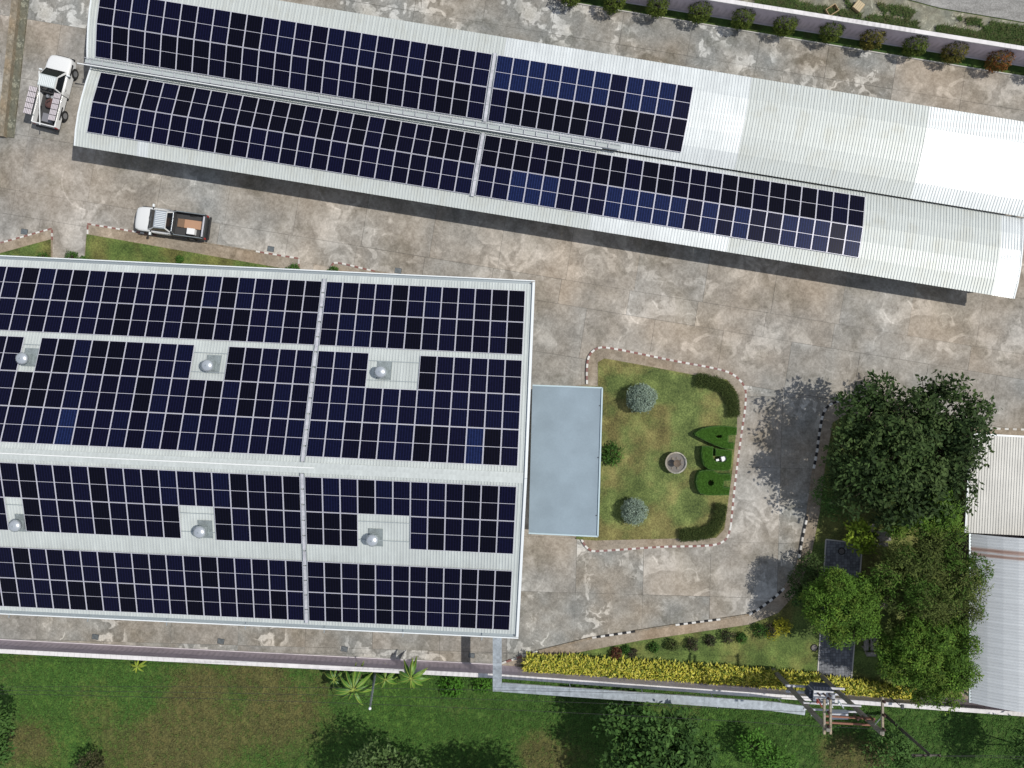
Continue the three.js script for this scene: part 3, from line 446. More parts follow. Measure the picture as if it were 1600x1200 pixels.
{ // small buildings on the right edge
  const h = 3.4, a = at(1517, 679, h), d = at(1509, 832, h), ang = Math.atan2(-(d.x - a.x), d.z - a.z), L = a.distanceTo(d);
  const g = thing('lean_to', 'white ribbed flat roof outbuilding beside the dark tree', 'building', [a.x, 0, a.z], -ang);
  part(g, 'roof_sheet', ribbed(0, 9.5, [[0, h], [L * 0.5, h + 0.02], [L, h + 0.05]], 0.19, 0.03), TM(roofTex, 0.64, 0.63, 0.60, { roughness: 0.55 }));
  part(g, 'edge_flashing', box(0.1, 0.08, L, -0.04, h, L / 2), trimWhite); part(g, 'edge_flashing', box(9.6, 0.08, 0.12, 4.75, h + 0.01, -0.05), trimWhite);
  for (const [w, dd, x, z] of [[0.18, L - 1, 3.2, L / 2], [6.1, 0.18, 6.3, 0.5], [6.1, 0.18, 6.3, L - 0.5]]) part(g, 'wall', box(w, h - 0.1, dd, x, (h - 0.1) / 2, z), TM(wallTex, 0.5, 0.5, 0.48));
  const e = at(1517, 834, 3.0), z1 = at(1517, 1098, 3.0).z, R = 12, W = 11, n = 14, prof = [];
  const b = thing('barrel_roof_store', 'silver barrel roofed store with rusty sheet laps', 'building', [e.x, 0, e.z]), len = z1 - e.z;
  for (let i = 0; i <= n; i++) { const t = i / n, x = W * t; prof.push([x, 3.0 + 2.1 * (1 - Math.pow(2 * t - 1, 2))]); }
  const rg = ribbed(0, len, prof, 0.21, 0.05); { const p = rg.attributes.position, uv = rg.attributes.uv; for (let i = 0; i < p.count; i++) { const u = p.getX(i), v = p.getZ(i); p.setXYZ(i, v, p.getY(i), u); uv.setXY(i, v / W, u / len); } rg.computeVertexNormals(); }
  part(b, 'barrel_sheet', rg, TM(rustTex, 0.84, 0.87, 0.87, { roughness: 0.42, metalness: 0.15 }));
  part(b, 'wall', box(0.2, 3.4, len - 1.2, 2.4, 1.7, len / 2), TM(wallTex, 0.4, 0.4, 0.4)); for (let z = 0.5; z < len; z += 2.8) part(b, 'post', box(0.12, 2.95, 0.12, 0.35, 1.475, z), steel); part(b, 'gutter', box(0.14, 0.1, len, -0.05, 2.95, len / 2), steel);
  for (const z of [0.4, len - 0.4]) { const s = new THREE.Shape([[2.4, 0], ...prof.filter(([x]) => x > 2.4).map(([x, y]) => [x, y - 0.12]), [W, 0]].map((q) => new THREE.Vector2(...q))); const w = new THREE.ExtrudeGeometry(s, { depth: 0.15, bevelEnabled: false }); w.translate(0, 0, z - 0.07); part(b, 'gable_wall', w, wallPaint); }
  // neighbour's roof and old wall at the left
  const nw = thing('neighbour_roof', 'corner of a white metal roof beyond the old wall', 'building', at(-60, -10)); part(nw, 'roof_sheet', ribbed(-2.5, 2.62, [[-3, 3.4], [2.3, 3.4]], 0.2, 0.03), sheetNew); part(nw, 'wall', box(4.6, 3.2, 4.8, -0.1, 1.6, -0.4), wallPaint);
  const p0 = at(36, -60), p1 = at(6, 215), w2 = thing('old_wall', 'stained brown concrete wall in the upper left corner', 'wall', [(p0.x + p1.x) / 2, 0, (p0.z + p1.z) / 2]); const q0 = V3(p0.x - w2.position.x, 0.2, p0.z - w2.position.z), q1 = V3(p1.x - w2.position.x, 0.2, p1.z - w2.position.z);
  part(w2, 'wall_body', beam(q0, q1, 0.5, 0.4), tanDark); const s0 = q0.clone().add(V3(0.5, -0.16, 0)), s1 = q1.clone().add(V3(0.5, -0.16, 0)); part(w2, 'footing', beam(s0, s1, 0.55, 0.1), TM(concC, 0.55, 0.55, 0.45));
}

// ---------------------------------------------------------------- pickups
const paint = new THREE.MeshPhysicalMaterial({ color: new THREE.Color().setRGB(0.78, 0.79, 0.79), roughness: 0.35, clearcoat: 0.6, clearcoatRoughness: 0.1, side: THREE.DoubleSide });
const glassDark = new THREE.MeshPhysicalMaterial({ color: new THREE.Color().setRGB(0.012, 0.014, 0.018), roughness: 0.12, side: THREE.DoubleSide }), rubber = M(0.018, 0.018, 0.018), rim = M(0.32, 0.33, 0.35, { metalness: 0.6, roughness: 0.4 }), blackPlastic = M(0.02, 0.02, 0.022, { roughness: 0.6 }), liner = M(0.05, 0.05, 0.052, { roughness: 0.8 });
function loft(st) { // st: [x, halfWidth, yBottom, yTop], rounded shoulders
  const ring = ([x, w, y0, y1]) => [[-w * 0.96, y0], [-w, (y0 + y1) / 2], [-w * 0.985, y1 - 0.1], [-w * 0.93, y1 - 0.03], [-w * 0.8, y1], [-w * 0.4, y1 + 0.025], [0, y1 + 0.03], [w * 0.4, y1 + 0.025], [w * 0.8, y1], [w * 0.93, y1 - 0.03], [w * 0.985, y1 - 0.1], [w, (y0 + y1) / 2], [w * 0.96, y0]].map(([z, y]) => [x, y, z]);
  const R = st.map(ring), P = [], I = [], n = R[0].length; R.forEach((r) => r.forEach((p) => P.push(...p)));
  for (let i = 0; i + 1 < R.length; i++) for (let k = 0; k + 1 < n; k++) { const a = i * n + k, b = a + n; I.push(a, b, a + 1, b, b + 1, a + 1); }
  for (const i of [0, R.length - 1]) for (let k = 1; k + 1 < n; k++) I.push(i * n, i * n + k, i * n + k + 1);
  const g = new THREE.BufferGeometry(); g.setAttribute('position', new THREE.Float32BufferAttribute(P, 3)); g.setIndex(I); g.computeVertexNormals(); return g;
}
function quad(a, b, c, d) { const g = new THREE.BufferGeometry(); g.setAttribute('position', new THREE.Float32BufferAttribute([...a, ...b, ...c, ...a, ...c, ...d], 3)); g.setAttribute('uv', new THREE.Float32BufferAttribute([0, 0, 1, 0, 1, 1, 0, 0, 1, 1, 0, 1], 2)); g.computeVertexNormals(); return g; }
function pickup(label, pos, turn, bedMat, roofMat) {
  const g = thing('pickup_truck', label, 'pickup', pos, turn, 'parked pickups');
  const W = 0.91, body = part(g, 'body', loft([[2.62, 0.55, 0.42, 0.72], [2.55, 0.7, 0.36, 0.86], [2.4, 0.83, 0.34, 0.95], [2.1, 0.9, 0.36, 1.0], [1.75, W, 0.36, 1.05], [1.45, W, 0.34, 1.08], [0.5, W, 0.34, 1.07], [-0.2, W, 0.34, 1.07]]), paint);
  const B = [[1.5, 1.07, 0.79], [0.78, 1.68, 0.64], [-0.06, 1.69, 0.63], [-0.2, 1.07, 0.78]];
  const P = (i, s, o = 0) => [B[i][0], B[i][1], s * (B[i][2] + o)];
  const cab = part(g, 'cab', plain([quad(P(0, -1), P(0, 1), P(1, 1), P(1, -1)), quad(P(1, -1), P(1, 1), P(2, 1), P(2, -1)), quad(P(2, -1), P(2, 1), P(3, 1), P(3, -1)), quad(P(0, 1), P(1, 1), P(2, 1), P(3, 1)), quad(P(0, -1), P(1, -1), P(2, -1), P(3, -1))]), paint);
  part(cab, 'roof_panel', rbox(0.86, 0.05, 1.26, 0.02, 0.36, 1.7, 0), roofMat);
  for (let k = 0; k < 9; k++) part(cab, 'roof_rib', box(0.7, 0.025, 0.05, 0.34, 1.735, -0.52 + k * 0.13), trimWhite);
  part(g, 'windscreen', quad([1.455, 1.122, -0.73], [1.455, 1.122, 0.73], [0.805, 1.672, 0.61], [0.805, 1.672, -0.61]), glassDark);
  for (const s of [-1, 1]) {
    part(g, 'side_window', quad([1.3, 1.11, s * 0.795], [0.77, 1.62, s * 0.672], [-0.0, 1.62, s * 0.664], [-0.12, 1.11, s * 0.79]), glassDark);
    const d = part(g, 'door', box(1.1, 0.56, 0.012, 0.6, 0.74, s * 0.912), paint); part(d, 'handle', box(0.16, 0.03, 0.03, 0.2, 0.92, s * 0.925), blackPlastic);
    const m = part(g, 'mirror', rbox(0.12, 0.16, 0.22, 0.03, 1.22, 1.16, s * 1.03), roofMat === paint ? paint : trimWhite); part(m, 'mirror_arm', box(0.05, 0.04, 0.2, 1.24, 1.1, s * 0.9), blackPlastic);
    part(g, 'headlight', rbox(0.16, 0.14, 0.28, 0.04, 2.44, 0.8, s * 0.62), M(0.55, 0.57, 0.6, { roughness: 0.15 })); part(g, 'tail_light', box(0.05, 0.26, 0.12, -2.64, 0.82, s * 0.82), M(0.35, 0.02, 0.02, { roughness: 0.3 }));
    for (const x of [1.68, -1.5]) { const t = new THREE.CylinderGeometry(0.37, 0.37, 0.25, 24); t.rotateX(Math.PI / 2); t.translate(x, 0.372, s * 0.815); const w = part(g, 'wheel', t, rubber), r = new THREE.CylinderGeometry(0.22, 0.22, 0.26, 16); r.rotateX(Math.PI / 2); r.translate(x, 0.372, s * 0.82); part(w, 'rim', r, rim); part(g, 'wheel_arch', box(0.95, 0.08, 0.1, x, 0.83, s * 0.9), blackPlastic); }
    part(g, 'bed_side', rbox(2.36, 0.55, 0.09, 0.025, -1.43, 0.82, s * 0.86), bedMat);
  }
  part(g, 'rear_window', quad([-0.085, 1.64, -0.55], [-0.085, 1.64, 0.55], [-0.205, 1.15, 0.68], [-0.205, 1.15, -0.68]), glassDark);
  part(g, 'bed_floor', box(2.36, 0.05, 1.64, -1.43, 0.62, 0), liner); part(g, 'bed_front', box(0.06, 0.52, 1.64, -0.28, 0.85, 0), liner); part(g, 'tailgate', rbox(0.08, 0.52, 1.66, 0.02, -2.6, 0.83, 0), bedMat);
  part(g, 'chassis', box(4.4, 0.16, 1.0, -0.1, 0.42, 0), blackPlastic); part(g, 'front_bumper', rbox(0.2, 0.2, 1.5, 0.06, 2.58, 0.5, 0), blackPlastic); part(g, 'rear_bumper', rbox(0.14, 0.14, 1.7, 0.03, -2.72, 0.52, 0), blackPlastic);
  part(g, 'grille', box(0.03, 0.16, 0.8, 2.63, 0.68, 0), blackPlastic); for (const s of [-1, 1]) part(g, 'wiper', rod(V3(1.45, 1.15, s * 0.35 - 0.3), V3(1.32, 1.27, s * 0.35 + 0.2), 0.012), blackPlastic);
  g.updateMatrixWorld(true); return g;
}
const fill = (g, x, y, h) => g.worldToLocal(at(x, y, h));
{
  const t1 = pickup('white pickup with open slatted lids over its bed, by the old wall', at(95, 149), Math.atan2(105, 25.7), paint, M(0.5, 0.55, 0.55));
  const pinkSlat = M(0.60, 0.55, 0.58), c1 = fill(t1, 47.5, 156.5, 1.5), c2 = fill(t1, 85.5, 167, 1.3);
  for (const [c, roll] of [[c1, 0.12], [c2, -0.1]]) {
    const lid = part(t1, 'lid', box(2.05, 0.03, 0.56), liner); lid.position.copy(c); lid.rotation.x = roll;
    for (let k = 0; k < 5; k++) for (let j = 0; j < 5; j++) part(lid, 'slat', box(0.36, 0.025, 0.075, -0.82 + k * 0.41, 0.028, -0.22 + j * 0.11), pinkSlat);
    part(t1, 'lid_post', box(0.05, c.y - 1.05, 0.05, c.x + 0.9, 1.05 + (c.y - 1.05) / 2, Math.sign(c.z) * 0.82), steel); part(t1, 'lid_post', box(0.05, c.y - 1.05, 0.05, c.x - 0.9, 1.05 + (c.y - 1.05) / 2, Math.sign(c.z) * 0.82), steel);
    if (Math.abs(c.z) > 0.84) for (const s of [-0.9, 0.9]) part(t1, 'lid_arm', beam(V3(c.x + s, c.y - 0.03, Math.sign(c.z) * 0.82), V3(c.x + s, c.y - 0.03, c.z), 0.04, 0.04), steel);
  }
  const bag = thing('tool_bag', 'brown bag lying in the bed of the slatted pickup', 'bag', t1.localToWorld(V3(-0.95, 0.65, 0.02)), 0.6);
  const bg = new THREE.IcosahedronGeometry(0.36, 3); { const p = bg.attributes.position; for (let i = 0; i < p.count; i++) { const k = 1 + 0.35 * (fbm(p.getX(i) * 4 + 9, p.getZ(i) * 4 + p.getY(i) * 3 + 9, 99, 3, 31) - 0.5); p.setXYZ(i, p.getX(i) * k * 1.15, Math.max(-0.2, p.getY(i) * k * 0.6) + 0.2, p.getZ(i) * k * 0.9); } bg.computeVertexNormals(); }
  part(bag, 'bag_body', bg, M(0.10, 0.05, 0.045)); const hd = new THREE.TorusGeometry(0.16, 0.02, 8, 16, Math.PI); hd.translate(0, 0.38, 0); part(bag, 'bag_handle', hd, blackPlastic);
  for (const [x, z, c, lb] of [[-0.5, 0.12, [0.5, 0.52, 0.55], 'pale bucket in the bed of the slatted pickup'], [-0.5, -0.25, [0.3, 0.32, 0.36], 'grey bucket behind the cab of the slatted pickup']]) { const b = thing('bucket', lb, 'bucket', t1.localToWorld(V3(x, 0.65, z))); const pr = [[0.0, 0.0], [0.11, 0.0], [0.14, 0.3], [0.125, 0.3], [0.1, 0.03], [0, 0.03]].map((q) => new THREE.Vector2(...q)); part(b, 'bucket_body', new THREE.LatheGeometry(pr, 18), M(...c)); const h = new THREE.TorusGeometry(0.14, 0.008, 6, 16, Math.PI); h.translate(0, 0.29, 0); part(b, 'bucket_handle', h, steel); }
  const pa = at(61, 111, 1.72), pb = at(62.3, 195, 1.62), pc = V3().lerpVectors(pa, pb, 0.5); single('pole', rod(V3().subVectors(pa, pc), V3().subVectors(pb, pc), 0.032), pvc, 'thin white pole lying along the top of the slatted pickup', 'pole', pc);
  const crate = M(0.33, 0.34, 0.36, { roughness: 0.7 }); const cr = thing('toolbox', 'flat grey toolbox at the tail of the slatted pickup', 'toolbox', t1.localToWorld(V3(-2.05, 0.646, 0.05)), t1.rotation.y); part(cr, 'box_body', rbox(0.6, 0.22, 0.7, 0.02, 0, 0.11, 0), crate); part(cr, 'box_lid', rbox(0.62, 0.05, 0.72, 0.02, 0, 0.245, 0), M(0.2, 0.2, 0.22));

  const t2 = pickup('white pickup with a dark bed carrying a brown board', at(275, 352), Math.atan2(15.5, -112.5), M(0.035, 0.038, 0.042, { roughness: 0.4 }), M(0.42, 0.46, 0.5, { roughness: 0.4, metalness: 0.4 }));
  const rk = part(t2, 'roll_bar', plain([rod(V3(-0.45, 1.08, -0.82), V3(-0.45, 1.5, -0.7), 0.035), rod(V3(-0.45, 1.08, 0.82), V3(-0.45, 1.5, 0.7), 0.035), rod(V3(-0.45, 1.5, -0.7), V3(-0.45, 1.5, 0.7), 0.035)]), M(0.3, 0.33, 0.36, { metalness: 0.6, roughness: 0.3 }));
  for (const s of [-1, 1]) part(t2, 'bed_rail', rod(V3(-0.45, 1.13, s * 0.86), V3(-2.55, 1.13, s * 0.86), 0.028), steel);
  part(t2, 'tail_bar', rbox(0.12, 0.06, 1.5, 0.02, -2.5, 1.1, 0), galvLight);
  const wb = fill(t2, 299, 350, 0.9), bd = single('board', box(1.66, 0.03, 0.62), M(0.46, 0.27, 0.17), 'flat brown board lying in the dark pickup bed', 'board', t2.localToWorld(V3(wb.x, 0.72, wb.z))); bd.rotation.set(0, t2.rotation.y, 0);
  const b2 = single('board', box(0.5, 0.12, 0.6), M(0.22, 0.14, 0.09), 'dark brown plank stack at the cab end of the board', 'board', t2.localToWorld(V3(-0.72, 0.706, wb.z))); b2.rotation.y = t2.rotation.y;
  const wc = fill(t2, 298, 361.5, 1.0), cb = thing('cool_box', 'white cool box beside the brown board', 'box', t2.localToWorld(V3(wc.x, 0.646, wc.z)), t2.rotation.y); part(cb, 'box_body', rbox(0.54, 0.34, 0.42, 0.03, 0, 0.17, 0), pvc); part(cb, 'box_lid', rbox(0.57, 0.07, 0.45, 0.03, 0, 0.375, 0), M(0.8, 0.8, 0.8));
}

// ---------------------------------------------------------------- fountain, lamp, tables, drains, crates
{
  const p = at(1056, 723, 0.6), g = thing('fountain', 'round stone fountain basin on the garden lawn', 'fountain', [p.x, 0.135, p.z]), stone = TM(concC, 0.62, 0.58, 0.54);
  part(g, 'basin', new THREE.LatheGeometry([[0, 0.05], [0.5, 0.0], [0.6, 0.02], [0.66, 0.2], [0.74, 0.42], [0.8, 0.5], [0.8, 0.55], [0.71, 0.55], [0.68, 0.46], [0.6, 0.3], [0, 0.28]].map((q) => new THREE.Vector2(...q)), 48), TM(concC, 1.05, 1.02, 0.96));
  const wg = new THREE.CircleGeometry(0.66, 40); wg.rotateX(-Math.PI / 2); wg.translate(0, 0.42, 0); part(g, 'water', wg, new THREE.MeshPhysicalMaterial({ color: new THREE.Color().setRGB(0.16, 0.145, 0.13), roughness: 0.3 }));
  part(g, 'pedestal', new THREE.LatheGeometry([[0.2, 0.28], [0.14, 0.42], [0.1, 0.55], [0.09, 0.75], [0.12, 0.8]].map((q) => new THREE.Vector2(...q)), 20), stone);
  part(g, 'upper_bowl', new THREE.LatheGeometry([[0, 0.76], [0.2, 0.8], [0.27, 0.9], [0.25, 0.92], [0.18, 0.84], [0, 0.82]].map((q) => new THREE.Vector2(...q)), 28), TM(concB, 0.45, 0.38, 0.34));
  for (let k = 0; k < 7; k++) { const a = k * 0.93 + 0.3, r = rr(0.36, 0.55), b = new THREE.DodecahedronGeometry(rr(0.07, 0.13), 0); b.scale(1, 0.7, 1); b.translate(Math.cos(a) * r, 0.43, Math.sin(a) * r); part(g, 'stone', b, TM(concA, 0.7, 0.66, 0.6)); }
}
{
  const p = at(1130, 716.5, 0.45), g = thing('flood_lamp', 'small white flood lamp inside the clipped letter G', 'lamp', [p.x, 0.135, p.z], 0.2), w = M(0.85, 0.86, 0.86, { roughness: 0.4 });
  part(g, 'lamp_housing', rbox(0.36, 0.3, 0.36, 0.03, 0, 0.34, 0), w); part(g, 'lamp_stand', box(0.08, 0.22, 0.08, 0, 0.1, 0), steel); part(g, 'ballast_box', rbox(0.22, 0.14, 0.16, 0.02, -0.44, 0.3, 0.02), w); part(g, 'conduit', rod(V3(-0.44, 0, 0.02), V3(-0.44, 0.25, 0.02), 0.02), steel);
}
{
  const stone = TM(concA, 0.95, 0.95, 0.97);
  const bench = (x, y, w, d, t, lb) => { const p = at(x, y, 0.5), g = thing('stone_bench', lb, 'bench', [p.x, 0.132, p.z], t, 'stone seats under the trees'); part(g, 'seat', rbox(w, 0.08, d, 0.015, 0, 0.41, 0), stone); for (const s of [-1, 1]) part(g, 'leg', w > d ? box(0.1, 0.37, d * 0.8, s * w * 0.32, 0.185, 0) : box(w * 0.8, 0.37, 0.1, 0, 0.185, s * d * 0.32), stone); };
  const table = (x, y, w, d, t, lb) => { const p = at(x, y, 0.8), g = thing('stone_table', lb, 'table', [p.x, 0.132, p.z], t, 'stone tables under the trees'); part(g, 'table_top', rbox(w, 0.09, d, 0.02, 0, 0.72, 0), stone); for (const s of [-1, 1]) part(g, 'leg', box(w * 0.6, 0.68, 0.12, 0, 0.34, s * d * 0.28), stone); };
  bench(1363, 825, 0.34, 0.6, 0, 'small stone bench beside the bright sapling'); table(1382, 838, 0.85, 0.7, 0.1, 'stone table beside the bright sapling'); bench(1377, 851, 0.95, 0.32, 0, 'stone bench on the near side of the sapling table');
  bench(1379, 919, 0.8, 0.3, 0, 'stone bench half hidden between the two rounded trees'); table(1381, 941, 0.5, 0.9, 0, 'stone table half hidden between the two rounded trees');
  bench(1353, 1007, 0.33, 0.85, 0, 'pale stone bench right of the dark paved path'); table(1366, 1006, 0.55, 0.9, 0, 'stone table at the edge of the lower right tree'); bench(1361, 1022, 0.7, 0.3, 0, 'short stone bench nearest the yellow hedge');
}
{
  const grate = (x, y, w, lb) => { const p = at(x, y), g = thing('drain_grate', lb, 'drain', [p.x, 0.006, p.z], -T1, 'drain grates'); part(g, 'frame', box(w, 0.012, w * 0.8, 0, 0, 0), darkMetal); for (let k = 0; k < 5; k++) part(g, 'bar', box(0.03, 0.014, w * 0.7, -w * 0.36 + k * w * 0.18, 0.008, 0), steel); };
  grate(38, 362, 0.5, 'dark drain grate beside the leftmost kerb'); grate(423, 389, 0.5, 'drain grate at the kerb right of the dark bed pickup'); grate(622, 423, 0.5, 'drain grate near the hall eave, by the end of the painted kerb'); grate(34, 50, 0.34, 'small drain at the foot of the old wall');
  grate(345, 1002, 0.5, 'drain grate in the strip between hall and wall, middle'); grate(538, 1014, 0.5, 'drain grate in the strip near the banana plants'); grate(737, 1024, 0.45, 'drain grate beside the shadow of the cable tray'); grate(149, 995, 0.5, 'drain grate in the strip between hall and wall, left');
  for (const [x, y, lb, hh] of [[1313.5, 860.5, 'round black ringed cover on the dark path', 0.152], [1271, 1011, 'round ring lying on the lawn left of the dark path', 0.135]]) { const p = at(x, y), g = thing('manhole_cover', lb, 'manhole', [p.x, hh, p.z]); const t = new THREE.TorusGeometry(0.24, 0.035, 8, 28); t.rotateX(Math.PI / 2); t.translate(0, 0.02, 0); part(g, 'ring', t, rubber); part(g, 'cover', cyl(0.22, 0.22, 0.012, 0, 0.008, 0, 24), TM(concA, 0.5, 0.5, 0.55)); }
  const wood = M(0.46, 0.34, 0.19), crate = (x, y, w, d, t, lb) => { const p = at(x, y, 0.2), g = thing('wooden_crate', lb, 'crate', [p.x, 0, p.z], t, 'crates on the verge'); for (const s of [-1, 1]) { part(g, 'side_board', box(w, 0.3, 0.04, 0, 0.15, s * d / 2), wood); part(g, 'end_board', box(0.04, 0.3, d - 0.05, s * (w / 2 - 0.02), 0.15, 0), wood); } for (let k = 0; k < 4; k++) part(g, 'slat', box(w - 0.1, 0.02, d * 0.16, 0, 0.02, -d * 0.34 + k * d * 0.225), wood); return g; };
  crate(1300, 16, 0.85, 0.55, 0.55, 'open wooden crate against the outside of the wall'); const c2 = crate(1341, 10, 0.7, 0.6, 0.9, 'upturned pale wooden crate lying on the verge'); for (let k = 0; k < 4; k++) part(c2, 'lid_slat', box(0.68, 0.02, 0.13, 0, 0.31, -0.22 + k * 0.146), M(0.55, 0.45, 0.29));
}

// ---------------------------------------------------------------- cable tray, poles, transformer, wires
{
  const h = 3.6, pts = [at(777, 990, h), at(777, 1073, h), at(1205, 1103, h), at(1258, 1110, h)], c = pts[1], g = thing('cable_tray', 'wide galvanised cable tray from the hall to the transformer', 'cable tray', [c.x, 0, c.z]), lc = (v, dy = 0) => V3(v.x - c.x, v.y + dy, v.z - c.z), W = 0.62;
  for (let i = 0; i < 3; i++) { const a = pts[i].clone(), b = pts[i + 1].clone(), d = V3().subVectors(b, a).normalize(), L = a.distanceTo(b); if (i === 0) b.addScaledVector(d, W / 2); if (i === 1) a.addScaledVector(d, W / 2 + 0.01);
    const n = Math.max(1, Math.round(a.distanceTo(b) / 2.4)), s = V3(-d.z, 0, d.x);
    for (let k = 0; k < n; k++) { const p = V3().lerpVectors(a, b, k / n), q = V3().lerpVectors(a, b, (k + 1) / n).addScaledVector(d, -0.012); const cv = part(g, 'tray_cover', beam(lc(p, 0.06), lc(q, 0.06), W, 0.02), galv); }
    for (const e of [-1, 1]) part(g, 'side_rail', beam(lc(a.clone().addScaledVector(s, e * (W / 2 - 0.012))), lc(b.clone().addScaledVector(s, e * (W / 2 - 0.012))), 0.02, 0.1), galvLight); }
  for (const [x, y] of [[886, 1049], [994, 1058], [1099, 1066], [1199, 1072], [1236, 1078], [783, 1039]]) { const b = at(x, y, 0), t = V3(b.x, h - 0.06, b.z), o = V3(t.x, t.y, t.z + 0.6); part(g, 'post', rod(lc(b), lc(t), 0.04), steel); part(g, 'arm', beam(lc(V3(t.x, t.y + 0.02, t.z - 0.32)), lc(V3(t.x + 0.02, t.y + 0.02, t.z + 0.28)), 0.05, 0.05), steel); }
}
const poleMat = TM(concA, 0.72, 0.72, 0.68), pole2 = TM(concA, 0.3, 0.3, 0.28), beamMat = TM(concB, 0.95, 0.92, 0.84), porcelain = M(0.07, 0.035, 0.03, { roughness: 0.3 });
const pA = at(1207, 1045), pB = at(1276, 1049), HP = 9.4;
{
  const g = thing('pole_structure', 'twin concrete pole frame standing in the yellow hedge', 'utility pole', [pA.x, 0, pA.z]), L = (v, y) => V3(v.x - pA.x, y, v.z - pA.z), mid = V3().lerpVectors(pA, pB, 0.5);
  for (const p of [pA, pB]) part(g, 'pole', beam(L(p, 0), L(p, HP), 0.26, 0.2), poleMat);
  const d = V3().subVectors(pB, pA).normalize();
  const X = (k, y, dz = 0) => { const v = pA.clone().addScaledVector(d, k); return V3(v.x - pA.x, y, v.z - pA.z + dz); };
  for (const [y, k0, k1, m, w] of [[3.45, -0.35, 3.75, galvLight, 0.14], [6.1, -0.2, 3.6, galvLight, 0.1], [7.9, 0.4, 3.6, M(0.26, 0.12, 0.08), 0.1]]) for (const s of [-0.2, 0.2]) part(g, 'cross_beam', beam(X(k0, y, s), X(k1, y, s), w, 0.12), m);
  for (const s of [-0.16, 0.22]) part(g, 'crossarm', beam(L(pA, HP - 0.25).add(V3(s, 0, -1.8)), L(pA, HP - 0.25).add(V3(s, 0, 0.35)), 0.13, 0.14), beamMat);
  part(g, 'crossarm', beam(L(pB, HP - 0.25).add(V3(0.14, 0, -2.1)), L(pB, HP - 0.25).add(V3(0.14, 0, 0.25)), 0.12, 0.14), beamMat);
  for (const z of [-1.9, -1.05, -0.2]) for (const q of [[pA, 0.03], [pB, 0.14]]) { const ins = new THREE.LatheGeometry([[0, 0], [0.05, 0], [0.09, 0.05], [0.05, 0.08], [0.09, 0.13], [0.05, 0.16], [0.07, 0.22], [0, 0.24]].map((e) => new THREE.Vector2(...e)), 12); const b = L(q[0], HP - 0.18); ins.translate(b.x + q[1], b.y, b.z + z); part(g, 'insulator', ins, porcelain); }
  for (const [k, y, z] of [[0.6, 6.4, -0.6], [1.3, 6.4, -0.6], [2.0, 6.4, -0.6]]) { const a = X(k, y, z); part(g, 'cutout_fuse', plain([rod(a, a.clone().add(V3(0.1, 0.45, 0.3)), 0.045), box(0.1, 0.1, 0.3, a.x, a.y, a.z + 0.12)]), k < 1 ? M(0.4, 0.1, 0.08) : trimWhite); }
  for (const [k, y, z] of [[2.3, 7.95, -0.3], [2.8, 7.95, -0.3], [3.3, 7.95, -0.3]]) { const a = X(k, y, z); part(g, 'surge_arrester', cyl(0.07, 0.08, 0.5, a.x, a.y + 0.2, a.z, 10), porcelain); }
  part(g, 'jumper_box', rbox(1.15, 0.35, 0.5, 0.03, ...X(1.75, 6.9, 0.1).toArray()), M(0.5, 0.52, 0.55)); part(g, 'brace', beam(X(3.3, 8.4, 0), L(pB, HP - 0.3).add(V3(0.14, 0, -0.9)), 0.05, 0.05), steel);
  // transformer hung between the poles
  const tc = pA.clone().addScaledVector(d, 1.75), t = thing('transformer', 'grey pole mounted transformer with dark bushings on the twin poles', 'transformer', [tc.x, 3.52, tc.z - 0.1], -Math.atan2(d.z, d.x)), tk = M(0.36, 0.38, 0.42, { roughness: 0.5 }), fin = M(0.10, 0.12, 0.17);
  part(t, 'tank', rbox(1.25, 1.1, 0.62, 0.04, 0, 0.55, 0), tk); part(t, 'lid', rbox(1.35, 0.06, 0.72, 0.02, 0, 1.13, 0), M(0.62, 0.63, 0.66));
  for (let k = 0; k < 12; k++) for (const s of [-1, 1]) part(t, 'cooling_fin', box(0.025, 0.85, 0.24, -0.55 + k * 0.1, 0.55, s * 0.44), fin);
  for (let k = 0; k < 6; k++) for (const s of [-1, 1]) part(t, 'cooling_fin', box(0.24, 0.85, 0.025, s * 0.75, 0.55, -0.25 + k * 0.1), fin);
  for (let k = 0; k < 3; k++) { part(t, 'bushing', cyl(0.05, 0.08, 0.36, -0.38 + k * 0.38, 1.33, -0.18, 12), porcelain); part(t, 'bushing', cyl(0.04, 0.06, 0.22, -0.3 + k * 0.3, 1.26, 0.2, 12), porcelain); }
  part(t, 'conservator', (() => { const q = new THREE.CylinderGeometry(0.16, 0.16, 0.6, 16); q.rotateX(Math.PI / 2); q.translate(0.5, 1.4, 0); return q; })(), tk);
}
const pC = at(1378, 1113), HC = 6.2;
